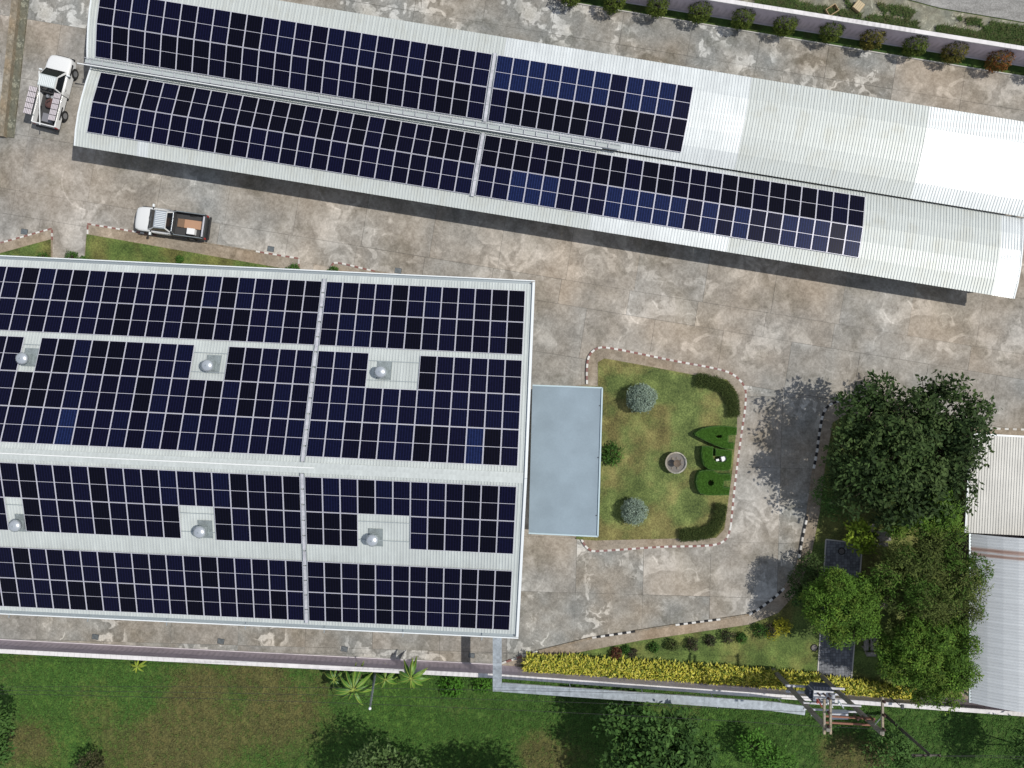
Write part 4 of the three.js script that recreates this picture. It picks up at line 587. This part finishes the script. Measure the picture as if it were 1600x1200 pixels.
{
  const g = thing('utility_pole', 'single dark concrete pole standing in the field', 'utility pole', [pC.x, 0, pC.z]);
  part(g, 'pole', cyl(0.09, 0.13, HC, 0, HC / 2, 0, 12), pole2); part(g, 'crossarm', box(1.9, 0.1, 0.1, -0.2, HC - 0.2, 0.06), pole2); for (const x of [-1, -0.4, 0.6]) part(g, 'insulator', cyl(0.03, 0.06, 0.16, x, HC - 0.06, 0.06, 10), porcelain);
  const q = at(586, 1052), lp = thing('steel_post', 'slim grey steel post leaning out over the banana plants', 'post', [q.x, 0, q.z]), top = at(578, 1107, 5.4).sub(q);
  part(lp, 'shaft', rod(V3(0, 0, 0), top, 0.09, 0.06, 12), galv); part(lp, 'cap', new THREE.SphereGeometry(0.1, 12, 8).translate(top.x, top.y, top.z), trimWhite); for (let k = 1; k < 9; k++) part(lp, 'step_peg', box(0.2, 0.03, 0.03, top.x * k / 9, top.y * k / 9, top.z * k / 9), steel);
  const q3 = at(1377, 1078, 0), lp2 = thing('lamp_post', 'slim dark post with a small head behind the lower right tree', 'post', [q3.x, 0.13, q3.z]); part(lp2, 'shaft', cyl(0.03, 0.04, 2.6, 0, 1.3, 0, 8), darkMetal); part(lp2, 'head', rbox(0.22, 0.12, 0.3, 0.03, 0.06, 2.62, 0), darkMetal);
  const wireMat = M(0.03, 0.03, 0.032), wire = (a, b, sag, lb, r = 0.012) => { const m = V3().lerpVectors(a, b, 0.5), cv = new THREE.CatmullRomCurve3(Array.from({ length: 13 }, (_, i) => { const t = i / 12, p = V3().lerpVectors(a, b, t); p.y -= sag * 4 * t * (1 - t); return p.sub(m); })); single('overhead_wire', new THREE.TubeGeometry(cv, 48, r, 5), wireMat, lb, 'wire', m, 'overhead wires'); };
  const wl = [1074, 1078.5, 1083]; wl.forEach((y, i) => wire(at(-70, y, 7.0), V3(pA.x + 0.03, HP, pA.z - 1.9 + i * 0.85), 0.7, ['thin dark wire over the field, nearest the wall', 'thin dark wire over the field, middle of the upper three', 'thin dark wire over the field, third from the wall'][i]));
  for (let i = 0; i < 3; i++) wire(V3(pA.x + 0.03, HP + 0.05, pA.z - 1.9 + i * 0.85), V3(pB.x + 0.14, HP + 0.05, pB.z - 1.9 + i * 0.85), 0.12, ['short jumper wire between the twin poles, inner', 'short jumper wire between the twin poles, middle', 'short jumper wire between the twin poles, outer'][i]);
  [-1.2, 0.4].forEach((x, i) => wire(V3(pC.x + x, HC, pC.z + 0.06), at(1720, 1190 + i * 8, 6.2), 0.4, ['wire from the single pole towards the right edge, upper', 'wire from the single pole towards the right edge, lower'][i]));
}

// ---------------------------------------------------------------- planting
const G = { dark: [[0.032, 0.060, 0.016], [0.042, 0.075, 0.02], [0.027, 0.050, 0.015], [0.055, 0.088, 0.026]], mid: [[0.075, 0.15, 0.018], [0.09, 0.175, 0.022], [0.055, 0.115, 0.015], [0.11, 0.175, 0.024]], olive: [[0.075, 0.10, 0.022], [0.09, 0.12, 0.028], [0.06, 0.085, 0.02], [0.11, 0.135, 0.035]], field: [[0.045, 0.10, 0.022], [0.06, 0.12, 0.028], [0.035, 0.08, 0.018]] };
const bark = TM(barkTex, 0.3, 0.28, 0.25);
function tree(label, base, blobs, N, leaf, cols, opt = {}, group) { // blobs in picture terms: [x, y, height of centre, radius px, vertical radius m]
  const b = at(...base), g = thing(opt.name || 'tree', label, 'tree', [b.x, opt.y ?? 0.13, b.z], 0, group), sp = blobs.map(([x, y, h, r, ry]) => { const p = at(x, y, h), R = r / PPM * (1 - h / CAM_H); return [p.x - b.x, h - (opt.y ?? 0.13), p.z - b.z, R, ry, R * rr(0.9, 1.05)]; });
  const top = sp.reduce((a, s) => Math.max(a, s[1]), 0), rt = opt.trunk || 0.2, fork = V3(rr(-0.2, 0.2), top * 0.42, rr(-0.2, 0.2)), limbs = [rod(V3(0, 0, 0), fork, rt, rt * 0.75, 10)];
  sp.forEach((s) => { const e = V3(s[0], s[1] + s[4] * 0.2, s[2]), m = V3().lerpVectors(fork, e, 0.5).add(V3(rr(-0.3, 0.3), 0.35, rr(-0.3, 0.3))); limbs.push(rod(fork, m, rt * 0.55, rt * 0.38, 7), rod(m, e, rt * 0.38, rt * 0.15, 6)); for (let k = 0; k < 6; k++) { const q = V3(s[0] + rr(-1, 1) * s[3] * 0.8, s[1] + rr(-0.2, 0.9) * s[4], s[2] + rr(-1, 1) * s[5] * 0.8); limbs.push(rod(m, q, rt * 0.17, rt * 0.05, 5)); } });
  part(g, 'trunk', plain(limbs), bark); part(g, 'crown', leafCloud(sp, N, leaf, cols, opt), leafMat); return g;
}
tree('big dark leaved tree beside the ribbed white roof', [1400, 715], [[1352, 655, 4.61, 62, 1.5], [1420, 650, 5.18, 60, 1.5], [1478, 640, 4.75, 56, 1.3], [1520, 655, 4.18, 34, 0.9], [1335, 715, 4.32, 56, 1.6], [1400, 710, 5.62, 66, 1.6], [1465, 705, 5.18, 64, 1.5], [1345, 765, 4.03, 50, 1.5], [1410, 770, 4.75, 60, 1.6], [1460, 760, 4.46, 56, 1.5], [1458, 603, 4.32, 26, 0.6], [1375, 610, 4.18, 32, 0.7], [1508, 718, 3.74, 32, 0.8]], 19000, 0.34, G.dark, { spread: 0.36, wide: 0.52, shell: 0.5, clump: 8, trunk: 0.32, lobes: 7 });
tree('bright green tree tucked under the big dark tree', [1440, 800], [[1455, 798, 4.6, 40, 1.1], [1415, 812, 4.2, 34, 1.0], [1478, 815, 3.8, 26, 0.8]], 14000, 0.19, G.mid, { spread: 0.2, wide: 0.4, clump: 12, trunk: 0.14, lobes: 8 });
tree('olive feathery tree leaning over the barrel roof', [1440, 895], [[1410, 880, 4.42, 46, 1.1], [1460, 870, 4.76, 50, 1.2], [1500, 905, 4.93, 46, 1.1], [1450, 925, 4.59, 52, 1.2], [1400, 925, 4.08, 34, 1.0], [1505, 950, 4.25, 36, 0.9], [1425, 970, 3.91, 40, 1.0]], 42000, 0.22, G.olive.concat(G.mid.slice(2, 3)), { spread: 0.24, wide: 0.3, clump: 12, trunk: 0.2, drop: 0.3, lobes: 8 });
tree('rounded green tree standing over the dark path', [1312, 938], [[1310, 925, 4.08, 44, 1.2], [1345, 930, 3.91, 36, 1.0], [1285, 950, 3.40, 36, 1.0], [1325, 965, 3.74, 40, 1.1], [1345, 965, 3.40, 32, 0.9], [1312, 985, 3.06, 26, 0.8]], 32000, 0.19, G.mid, { spread: 0.2, wide: 0.4, clump: 12, trunk: 0.18, lobes: 9 });
tree('rounded green tree nearest the wall, left of the barrel roof', [1440, 1022], [[1430, 1000, 4.40, 46, 1.2], [1480, 1005, 4.22, 42, 1.1], [1410, 1040, 3.70, 40, 1.1], [1460, 1045, 4.05, 50, 1.2], [1490, 1050, 3.52, 34, 1.0], [1440, 1072, 2.99, 30, 0.8], [1390, 1010, 3.52, 28, 0.8]], 42000, 0.19, G.mid, { spread: 0.2, wide: 0.4, clump: 12, trunk: 0.2, lobes: 9 });
tree('dark bush at the bend of the kerb', [1262, 905], [[1258, 903, 1.6, 24, 0.8], [1270, 880, 1.4, 16, 0.6], [1245, 930, 1.4, 16, 0.6]], 2200, 0.17, G.dark.concat(G.field), { spread: 0.2, trunk: 0.06, name: 'shrub_tree' });
tree('small yellow green sapling by the stone table', [1342, 842], [[1343, 838, 1.9, 22, 0.5], [1352, 852, 1.7, 16, 0.4]], 700, 0.3, [[0.17, 0.26, 0.025], [0.22, 0.30, 0.03], [0.13, 0.22, 0.03]], { spread: 0.22, wide: 0.5, clump: 6, trunk: 0.05, name: 'sapling' });
tree('leafy green bush under the left side of the dark tree', [1300, 770], [[1297, 770, 1.7, 24, 0.7], [1310, 795, 1.5, 18, 0.6]], 1500, 0.24, G.field.concat(G.mid.slice(0, 1)), { spread: 0.25, wide: 0.25, trunk: 0.06, name: 'shrub_tree' });
// field trees along the bottom of the view
tree('big leafy field tree below the cable tray', [1010, 1150], [[1000, 1140, 4.6, 44, 1.2], [1050, 1150, 4.4, 46, 1.1], [975, 1180, 4.6, 36, 1.0], [1040, 1195, 4.8, 52, 1.1], [1085, 1185, 3.8, 34, 0.9], [1000, 1230, 4.6, 48, 1.1], [960, 1120, 3.6, 24, 0.7]], 7500, 0.34, G.field, { spread: 0.42, wide: 0.62, clump: 8, trunk: 0.2, y: -0.05, shell: 0.6, lobes: 6 });
tree('pale leaved field tree at the bottom edge', [608, 1185], [[600, 1195, 4.8, 34, 0.9], [560, 1200, 4.4, 26, 0.8], [640, 1210, 4.6, 30, 0.9], [590, 1235, 5, 46, 1.1], [680, 1235, 4.8, 36, 1.0]], 3600, 0.3, [[0.07, 0.115, 0.035], [0.09, 0.14, 0.05], [0.045, 0.08, 0.022]], { spread: 0.4, wide: 0.5, clump: 7, trunk: 0.16, y: -0.05, lobes: 5 });
tree('dark field tree cut by the bottom edge, middle', [800, 1235], [[790, 1245, 5, 44, 1.2], [850, 1250, 5, 40, 1.1], [740, 1262, 4.8, 40, 1.1]], 3500, 0.3, G.field, { spread: 0.4, wide: 0.5, clump: 7, trunk: 0.18, y: -0.05, lobes: 5 });
tree('green field tree cut by the left edge', [-10, 1148], [[-14, 1135, 3.6, 26, 0.9], [-20, 1180, 3.8, 30, 0.9]], 2600, 0.26, G.field, { spread: 0.35, clump: 7, trunk: 0.14, y: -0.05 });
tree('low dry bush at the bottom edge, left', [142, 1196], [[140, 1203, 1.5, 22, 0.6]], 900, 0.2, [[0.05, 0.05, 0.022], [0.07, 0.075, 0.03]], { spread: 0.25, trunk: 0.06, y: -0.05, name: 'shrub_tree' });
tree('small dark field bush below the twin poles', [1392, 1150], [[1395, 1160, 2.6, 26, 0.8], [1420, 1185, 2.4, 22, 0.7], [1370, 1180, 2.2, 20, 0.7]], 2200, 0.22, G.field.concat([[0.07, 0.06, 0.025]]), { spread: 0.3, trunk: 0.1, y: -0.05, name: 'shrub_tree' });
tree('light green field bush by the bottom edge, right of the leafy tree', [1180, 1165], [[1175, 1165, 1.6, 24, 0.6], [1200, 1185, 1.5, 20, 0.6], [1225, 1190, 1.4, 18, 0.5]], 1700, 0.24, [[0.06, 0.15, 0.02], [0.08, 0.18, 0.03]], { spread: 0.3, trunk: 0.06, y: -0.05, name: 'shrub_tree' });
tree('dark field tree at the lower right corner', [1610, 1160], [[1612, 1165, 4, 30, 0.9], [1625, 1195, 4, 34, 0.9]], 2200, 0.26, G.field, { spread: 0.35, trunk: 0.12, y: -0.05 });
function shrub(name, label, x, y, r, N, leaf, cols, o = {}, group) { const p = at(x, y, o.h ?? r), g = thing(name, label, o.cat || 'bush', [p.x, o.y ?? 0.132, p.z], 0, group); part(g, 'foliage', leafCloud([[0, o.h ?? r, 0, r, o.ry ?? r * 0.85, r]], N, leaf, cols, { shell: 0.25, spread: leaf * 0.7, clump: 6, up: 0.4, ...o }), leafMat); part(g, 'stem', plain([rod(V3(0, 0, 0), V3(0, (o.h ?? r) + r * 0.4, 0), 0.05, 0.03), ...Array.from({ length: 7 }, (_, k) => rod(V3(0, (o.h ?? r) * 0.5, 0), V3(Math.cos(k * 0.9) * r * 0.7, (o.h ?? r) + rr(-0.1, 0.3) * r, Math.sin(k * 0.9) * r * 0.7), 0.025, 0.01, 5))]), bark); return g; }
const blue = [[0.19, 0.25, 0.195], [0.23, 0.29, 0.235], [0.15, 0.20, 0.15]];
shrub('round_bush', 'silvery green round bush on the lawn, nearest the canopy corner by the lane', 1002, 622, 1.0, 9000, 0.12, blue, { wide: 0.4, h: 0.9 }, 'silvery bushes');
shrub('round_bush', 'silvery green round bush with dark gaps at the hall end of the lawn', 991, 799, 0.92, 5200, 0.13, blue.concat([[0.06, 0.085, 0.05]]), { wide: 0.35, h: 0.8, shell: 0.4 }, 'silvery bushes');
shrub('leafy_plant', 'dark leafy plant with yellow tips against the canopy', 956, 709, 0.62, 520, 0.34, [[0.05, 0.12, 0.02], [0.035, 0.08, 0.015], [0.20, 0.24, 0.02]], { wide: 0.22, h: 0.5, clump: 5, cat: 'plant' });
[[960, 2, 0], [1027, 9, 0], [1094, 18, 0], [1161, 28, 0], [1227, 38, 0], [1299, 48, 0], [1363, 60, 1], [1430, 71, 0], [1491, 81, 1], [1561, 94, 2], [893, -9, 0], [1630, 104, 1]].forEach(([x, y, k], i) => {
  const cols = [[[0.085, 0.115, 0.018], [0.06, 0.09, 0.015], [0.11, 0.135, 0.022]], [[0.12, 0.105, 0.02], [0.07, 0.075, 0.015], [0.14, 0.12, 0.03]], [[0.20, 0.075, 0.02], [0.10, 0.075, 0.016], [0.24, 0.09, 0.03]]][k];
  const nth = ['twelfth', 'first', 'second', 'third', 'fourth', 'fifth', 'sixth', 'seventh', 'eighth', 'ninth', 'tenth', 'eleventh'];
  shrub('clipped_bush', ['clipped ball bush under the wall, ', 'browning ball bush under the wall, ', 'reddish ball bush under the wall, '][k] + (i === 10 ? 'beyond the left end of the visible row' : i === 11 ? 'beyond the right end of the row' : nth[i + 1] + ' from the left'), x, y, 0.78, 2300, 0.12, cols, { h: 1.05, ry: 0.85, y: 0.05, wide: 0.5 }, 'clipped bushes in a row');
});
[[962, 1020, 0.36, 2, 'red leaved'], [978, 1014, 0.24, 0, 'green'], [988, 1019, 0.26, 3, 'dark'], [1022, 1011, 0.32, 0, 'green'], [1050, 1007, 0.4, 1, 'mottled'], [1081, 1006, 0.42, 3, 'dark red'], [1109, 1000, 0.34, 3, 'dark'], [1136, 994, 0.46, 3, 'dark'], [1158, 996, 0.32, 0, 'green'], [1186, 986, 0.5, 0, 'green'], [1203, 984, 0.42, 3, 'dark']].forEach(([x, y, r, k, c], i) => {
  shrub('border_shrub', 'small ' + c + ' border shrub above the yellow hedge, ' + ['first', 'second', 'third', 'fourth', 'fifth', 'sixth', 'seventh', 'eighth', 'ninth', 'tenth', 'eleventh'][i] + ' from the left', x, y, r, 420, 0.14, [[[0.035, 0.085, 0.015], [0.05, 0.11, 0.02]], [[0.05, 0.07, 0.02], [0.03, 0.06, 0.015]], [[0.09, 0.035, 0.02], [0.06, 0.05, 0.018]], [[0.05, 0.042, 0.028], [0.035, 0.05, 0.02], [0.07, 0.04, 0.03]]][k], { h: r * 0.8 }, 'small border shrubs');
});
shrub('yellow_shrub', 'loose yellow leaved shrub by the right bend of the lawn border', 1222, 977, 0.5, 500, 0.22, [[0.28, 0.28, 0.025], [0.14, 0.19, 0.02]], { wide: 0.25, h: 0.45 }); shrub('yellow_shrub', 'low yellow leaved shrub right of the border row', 1207, 990, 0.4, 320, 0.2, [[0.30, 0.29, 0.025], [0.12, 0.16, 0.02]], { wide: 0.25, h: 0.35 });
[[112, 402, 0.42], [128, 409, 0.35], [460, 420, 0.3], [452, 424, 0.26], [521, 424, 0.3], [281, 405, 0.2], [68, 404, 0.4]].forEach(([x, y, r], i) => shrub('eave_shrub', 'low green shrub by the hall eave, ' + ['left of the short path', 'right of the short path', 'at the end of the long lawn', 'close to the end of the long lawn', 'at the start of the last painted kerb', 'alone in the middle of the long lawn', 'in the triangular lawn'][i], x, y, r, 420, 0.13, [[0.05, 0.115, 0.02], [0.035, 0.085, 0.016]], { h: r * 0.7, y: 0.065 }, 'shrubs by the hall eave'));
function blades(path, w, h, N, L, cols, wd, tilt, y0) { // spiky planting along a line: narrow blades standing and arching out
  const cv = new THREE.CatmullRomCurve3(path.map(([x, y]) => at(x, y, h * 0.6).setY(0))), P = [], C = [], len = cv.getLength(), pts = cv.getSpacedPoints(400);
  for (let i = 0; i < N; i++) {
    const k = Math.floor(rnd() * 400), a = pts[k], b = pts[k + 1], d = V3().subVectors(b, a).normalize(), n = V3(-d.z, 0, d.x), o = rr(-1, 1) * w / 2 * (0.85 + 0.3 * vnoise(k / 6, 1, 999, 9)), p = a.clone().lerp(b, rnd()).addScaledVector(n, o);
    const an = rr(0, 6.283), dir = V3(Math.cos(an), 0, Math.sin(an)), l = L * rr(0.6, 1.15), ht = h * (1 - Math.pow(Math.abs(o) / (w / 2 + 0.01), 3) * 0.45) * rr(0.55, 1.08), ww = wd * rr(0.7, 1.2) / 2, sd = V3(-dir.z, 0, dir.x);
    const A = p.clone().setY(y0 + ht * 0.45), B = p.clone().addScaledVector(dir, l * 0.5 * tilt).setY(y0 + ht), D = p.clone().addScaledVector(dir, l * tilt).setY(y0 + ht * rr(0.8, 1.0));
    const B1 = B.clone().addScaledVector(sd, ww), B2 = B.clone().addScaledVector(sd, -ww); for (const q of [A, B1, B2, B1, D, B2]) P.push(q.x, q.y, q.z);
    const c = cols[Math.floor(rnd() * cols.length)], f = rr(0.75, 1.2); for (let m = 0; m < 6; m++) C.push(c[0] * f, c[1] * f, c[2] * f);
  }
  const g = new THREE.BufferGeometry(); g.setAttribute('position', new THREE.Float32BufferAttribute(P, 3)); g.setAttribute('color', new THREE.Float32BufferAttribute(C, 3)); g.computeVertexNormals();
  const c = at(...path[Math.floor(path.length / 2)]); g.translate(-c.x, -y0, -c.z); return [g, V3(c.x, y0, c.z)];
}
const yel = [[0.55, 0.50, 0.07], [0.46, 0.45, 0.06], [0.33, 0.36, 0.05], [0.15, 0.20, 0.03], [0.60, 0.56, 0.12]];
function hedge(name, label, path, w, h, N, L, cols, wd, tilt, y0) { const [g, p] = blades(path, w, h, N, L, cols, wd, tilt, y0); single(name, g, leafMat, label, 'hedge', p); }
hedge('yellow_hedge', 'long hedge of narrow yellow leaves along the mauve wall', [[822, 1036], [920, 1041], [1040, 1049], [1150, 1056], [1215, 1061], [1278, 1066]], 1.05, 1.0, 9500, 0.55, yel, 0.1, 0.8, 0.13);
hedge('yellow_hedge', 'short hedge of narrow yellow leaves below the dark path', [[1290, 1070], [1340, 1076], [1400, 1084], [1425, 1088]], 0.95, 0.95, 3000, 0.55, yel, 0.1, 0.8, 0.13);
const spk = [[0.05, 0.075, 0.018], [0.035, 0.055, 0.014], [0.07, 0.09, 0.025]];
hedge('spiky_border', 'dark spiky border curving round the upper garden corner', [[1088, 593], [1115, 598], [1132, 606], [1143, 622], [1146, 650]], 0.85, 0.5, 5200, 0.26, spk, 0.03, 0.9, 0.135);
hedge('spiky_border', 'dark spiky border curving round the lower garden corner', [[1062, 836], [1090, 834], [1110, 829], [1121, 815], [1127, 788]], 0.8, 0.5, 5000, 0.26, spk, 0.03, 0.9, 0.135);
{ // three clipped letters, R G A, read from the lane
  const Z = (l) => l.map(([x, y]) => at(1040 + x / 7.5, 640 + y / 7.5, 0.72)).map((v) => [v.x, v.z]), top = 0.75;
  const ring = (x, y, r) => Z(Array.from({ length: 14 }, (_, i) => [x + r * Math.cos(i / 14 * 6.283), y + r * Math.sin(i / 14 * 6.283)]));
  const letters = [
    ['A', Z([[342, 275], [420, 228], [500, 202], [620, 190], [750, 195], [838, 210], [834, 296], [738, 302], [736, 386], [802, 390], [798, 466], [740, 464], [660, 448], [560, 408], [430, 348], [350, 302]]), [Z([[572, 298], [660, 292], [660, 340], [600, 334]])]],
    ['G', Z([[432, 432], [500, 430], [562, 440], [556, 500], [556, 560], [578, 604], [640, 614], [692, 612], [714, 580], [700, 545], [588, 545], [585, 458], [690, 470], [780, 480], [775, 600], [765, 690], [730, 715], [600, 715], [500, 698], [445, 650], [424, 560], [420, 490]]), []],
    ['R', Z([[400, 722], [480, 706], [560, 715], [622, 750], [700, 752], [765, 755], [766, 830], [684, 838], [682, 908], [756, 916], [745, 1000], [650, 1006], [500, 1006], [405, 985], [372, 930], [356, 850], [370, 770]]), [ring(530, 857, 40)]],
  ];
  const body = M(0.035, 0.095, 0.012);
  for (const [ch, poly, holes] of letters) {
    const cx = poly.reduce((a, p) => a + p[0], 0) / poly.length, cz = poly.reduce((a, p) => a + p[1], 0) / poly.length, o = (l) => l.map((p) => [p[0] - cx, p[1] - cz]), P = o(poly), H = holes.map(o);
    const g = thing('clipped_letter', 'clipped green hedge in the shape of the letter ' + ch, 'topiary', [cx, 0.13, cz], 0, 'hedge letters'); part(g, 'hedge_body', prism(P, 0, top - 0.17, 1, 0, 0, H), body);
    const inside = (q, x, z) => { let c = false; for (let i = 0, j = q.length - 1; i < q.length; j = i++) if ((q[i][1] > z) !== (q[j][1] > z) && x < (q[j][0] - q[i][0]) * (z - q[i][1]) / (q[j][1] - q[i][1]) + q[i][0]) c = !c; return c; };
    const xs = P.map((p) => p[0]), zs = P.map((p) => p[1]), LP = [], LC = [], leafAt = (x, y, z, nx, nz) => { const a = rr(0, 6.283), l = rr(0.045, 0.075), dx = Math.cos(a) * l, dz = Math.sin(a) * l, up = rr(-0.02, 0.04); const q = [[x, y, z], [x + dx * 0.5 - dz * 0.35, y + up, z + dz * 0.5 + dx * 0.35], [x + dx, y + up * 0.5, z + dz], [x + dx * 0.5 + dz * 0.35, y + up, z + dz * 0.5 - dx * 0.35]]; for (const i of [0, 1, 2, 0, 2, 3]) LP.push(...q[i]); const f = rr(0.7, 1.2); for (let m = 0; m < 6; m++) LC.push(0.06 * f, 0.15 * f, 0.018 * f); };
    let n = 0; for (let t = 0; t < 90000 && n < 6500; t++) { const x = rr(Math.min(...xs), Math.max(...xs)), z = rr(Math.min(...zs), Math.max(...zs)); if (inside(P, x, z) && [[0.07, 0], [-0.07, 0], [0, 0.07], [0, -0.07]].every(([a, b]) => inside(P, x + a, z + b)) && !H.some((h) => inside(h, x, z))) { leafAt(x, top - 0.17 + rr(0, 0.05), z); n++; } }
    for (const q of [P, ...H]) for (let i = 0; i < q.length; i++) { const a = q[i], b = q[(i + 1) % q.length], L = Math.hypot(b[0] - a[0], b[1] - a[1]); for (let k = 0; k < L * 110; k++) { const t = rnd(), x = mix(a[0], b[0], t) + rr(-0.05, 0.05), z = mix(a[1], b[1], t) + rr(-0.05, 0.05); if (inside(P, x, z)) leafAt(x, rr(0.05, top - 0.17), z); } }
    const lg = new THREE.BufferGeometry(); lg.setAttribute('position', new THREE.Float32BufferAttribute(LP, 3)); lg.setAttribute('color', new THREE.Float32BufferAttribute(LC, 3)); lg.computeVertexNormals(); part(g, 'clipped_leaves', lg, leafMat);
  }
}
function banana(label, x, y, h, n, L, w, col) { // crown of long arching leaves with a pale midrib
  const p = at(x, y, h), g = thing('banana_plant', label, 'plant', [p.x, -0.05, p.z], 0, 'banana plants'); part(g, 'stem', rod(V3(0, 0, 0), V3(0, h, 0), 0.11, 0.06, 10), M(0.16, 0.17, 0.06));
  for (let k = 0; k < n; k++) {
    const a = k * 2.399 + rr(-0.2, 0.2), l = L * rr(0.75, 1.1), rise = rr(0.1, 0.55), N = 9, P = [], R = [], I = [], cs = Math.cos(a), sn = Math.sin(a), fold = rr(0.35, 0.75);
    for (let i = 0; i <= N; i++) { const t = i / N, r = l * t * (1 - 0.12 * t), yy = h + rise * l * t * 1.5 - l * 0.9 * t * t, ww = t < 0.12 ? 0.02 : w * Math.sin(Math.PI * Math.pow((t - 0.08) / 0.93, 0.75)) * rr(0.85, 1) + 0.015; const q = [r * cs, yy, r * sn]; R.push(V3(q[0], q[1] + 0.012, q[2])); for (const s of [-1, 0, 1]) P.push(q[0] - s * sn * ww * 0.75, q[1] - Math.abs(s) * ww * fold, q[2] + s * cs * ww * 0.75); }
    for (let i = 0; i < N; i++) { const b = i * 3; I.push(b, b + 3, b + 1, b + 3, b + 4, b + 1, b + 1, b + 4, b + 2, b + 4, b + 5, b + 2); }
    const lg = new THREE.BufferGeometry(); lg.setAttribute('position', new THREE.Float32BufferAttribute(P, 3)); lg.setIndex(I); lg.computeVertexNormals(); const lf = part(g, 'leaf', lg, col[k % col.length]); part(lf, 'midrib', new THREE.TubeGeometry(new THREE.CatmullRomCurve3(R), 12, 0.022, 5), bananaRib);
  }
}
const bananaRib = M(0.30, 0.36, 0.07), bl = [M(0.085, 0.20, 0.02, { roughness: 0.5 }), M(0.06, 0.155, 0.018, { roughness: 0.5 }), M(0.12, 0.24, 0.025, { roughness: 0.5 })];
banana('large banana plant left of the leaning steel post', 552, 1078, 2.5, 13, 1.75, 0.2, bl); banana('banana plant right of the leaning steel post, against the wall', 642, 1060, 2.5, 12, 1.5, 0.22, bl); banana('tiny yellow banana sucker alone by the wall', 214, 1042, 0.8, 8, 0.7, 0.09, [M(0.26, 0.34, 0.02), M(0.2, 0.3, 0.02)]);
banana('small banana plant in the shade between the larger two', 522, 1062, 1.6, 8, 1.1, 0.16, bl.slice(1, 2)); banana('small banana plant just right of the steel post', 602, 1062, 1.5, 7, 1.0, 0.18, bl);
shrub('wall_weed', 'low green weed outside the wall, left of the cable tray', 705, 1072, 0.7, 700, 0.25, [[0.05, 0.14, 0.015], [0.07, 0.17, 0.02]], { h: 0.3, ry: 0.3, y: -0.05 }); shrub('wall_weed', 'low green weed outside the wall, touching the cable tray corner', 752, 1068, 0.6, 500, 0.22, [[0.05, 0.13, 0.015], [0.035, 0.09, 0.015]], { h: 0.3, ry: 0.3, y: -0.05 });

// ---------------------------------------------------------------- grass as stuff
function tufts(name, label, N, place, hgt, wd, cols) {
  const P = []; for (let k = 0; k < 5; k++) { const a = k * 1.257 + 0.3, c = Math.cos(a), s = Math.sin(a), l = 0.5 + 0.12 * k; P.push(-s * wd, 0, c * wd, s * wd, 0, -c * wd, c * l * 0.9, 0.6 + 0.1 * (k % 3), s * l * 0.9); }
  const g = new THREE.BufferGeometry(); g.setAttribute('position', new THREE.Float32BufferAttribute(P, 3)); g.computeVertexNormals();
  const spots = []; for (let t = 0; t < N * 6 && spots.length < N; t++) { const q = place(); if (q) spots.push(q); }
  const m = shade(new THREE.InstancedMesh(g, new THREE.MeshStandardMaterial({ roughness: 0.95, side: THREE.DoubleSide }), spots.length)), o = new THREE.Object3D(), c = new THREE.Color();
  spots.forEach(([x, y, z, d], i) => { const s = hgt * rr(0.6, 1.3); o.position.set(x, y, z); o.rotation.set(0, rr(0, 6.283), 0); o.scale.set(s, s * rr(0.5, 1), s); o.updateMatrix(); m.setMatrixAt(i, o.matrix); const k = cols[Math.min(cols.length - 1, Math.floor((d ?? rnd()) * cols.length))], f = rr(0.75, 1.25); m.setColorAt(i, c.setRGB(k[0] * f, k[1] * f, k[2] * f)); });
  m.name = numbered(name); m.userData.kind = 'stuff'; m.userData.label = label; m.userData.category = 'grass'; scene.add(m);
}
const wz = (x) => x < wallS[1].x ? mix(wallS[0].z, wallS[1].z, (x - wallS[0].x) / (wallS[1].x - wallS[0].x)) : mix(wallS[1].z, wallS[2].z, (x - wallS[1].x) / (wallS[2].x - wallS[1].x));
tufts('field_grass', 'rough green grass of the field below the wall', 42000, () => { const x = rr(-44, 44), z = rr(18, 36); if (z < wz(x) + 0.2) return null; const n = fbm(x / 4 + 50, z / 4 + 50, 999, 5, 800); const d = dryAt(x, z, n); if (rnd() < d * 0.5) return null; return [x, -0.05, z, Math.min(0.99, Math.max(0, d * 0.9 + rr(-0.15, 0.3)))]; }, 0.26, 0.12, [[0.055, 0.135, 0.02], [0.065, 0.145, 0.023], [0.08, 0.14, 0.025], [0.095, 0.13, 0.03], [0.12, 0.12, 0.04]]);
tufts('verge_weeds', 'patchy weeds on the verge between wall and road', 9000, () => { const x = rr(6, 42), z = rr(-34, -22), zl = mix(wallN[0].z, wallN[1].z, (x - wallN[0].x) / (wallN[1].x - wallN[0].x)), d = zl - z; if (d < 0.3 || d > 2.9) return null; const n = fbm(x / 2.2 + 9, z / 2.2 + 99, 999, 4, 870); if (n < 0.36 + (d > 2 ? 0.14 : 0)) return null; return [x, -0.02, z, rnd()]; }, 0.3, 0.13, [[0.07, 0.12, 0.025], [0.09, 0.13, 0.035], [0.12, 0.12, 0.05], [0.05, 0.10, 0.02]]);

renderer.render(scene, camera);
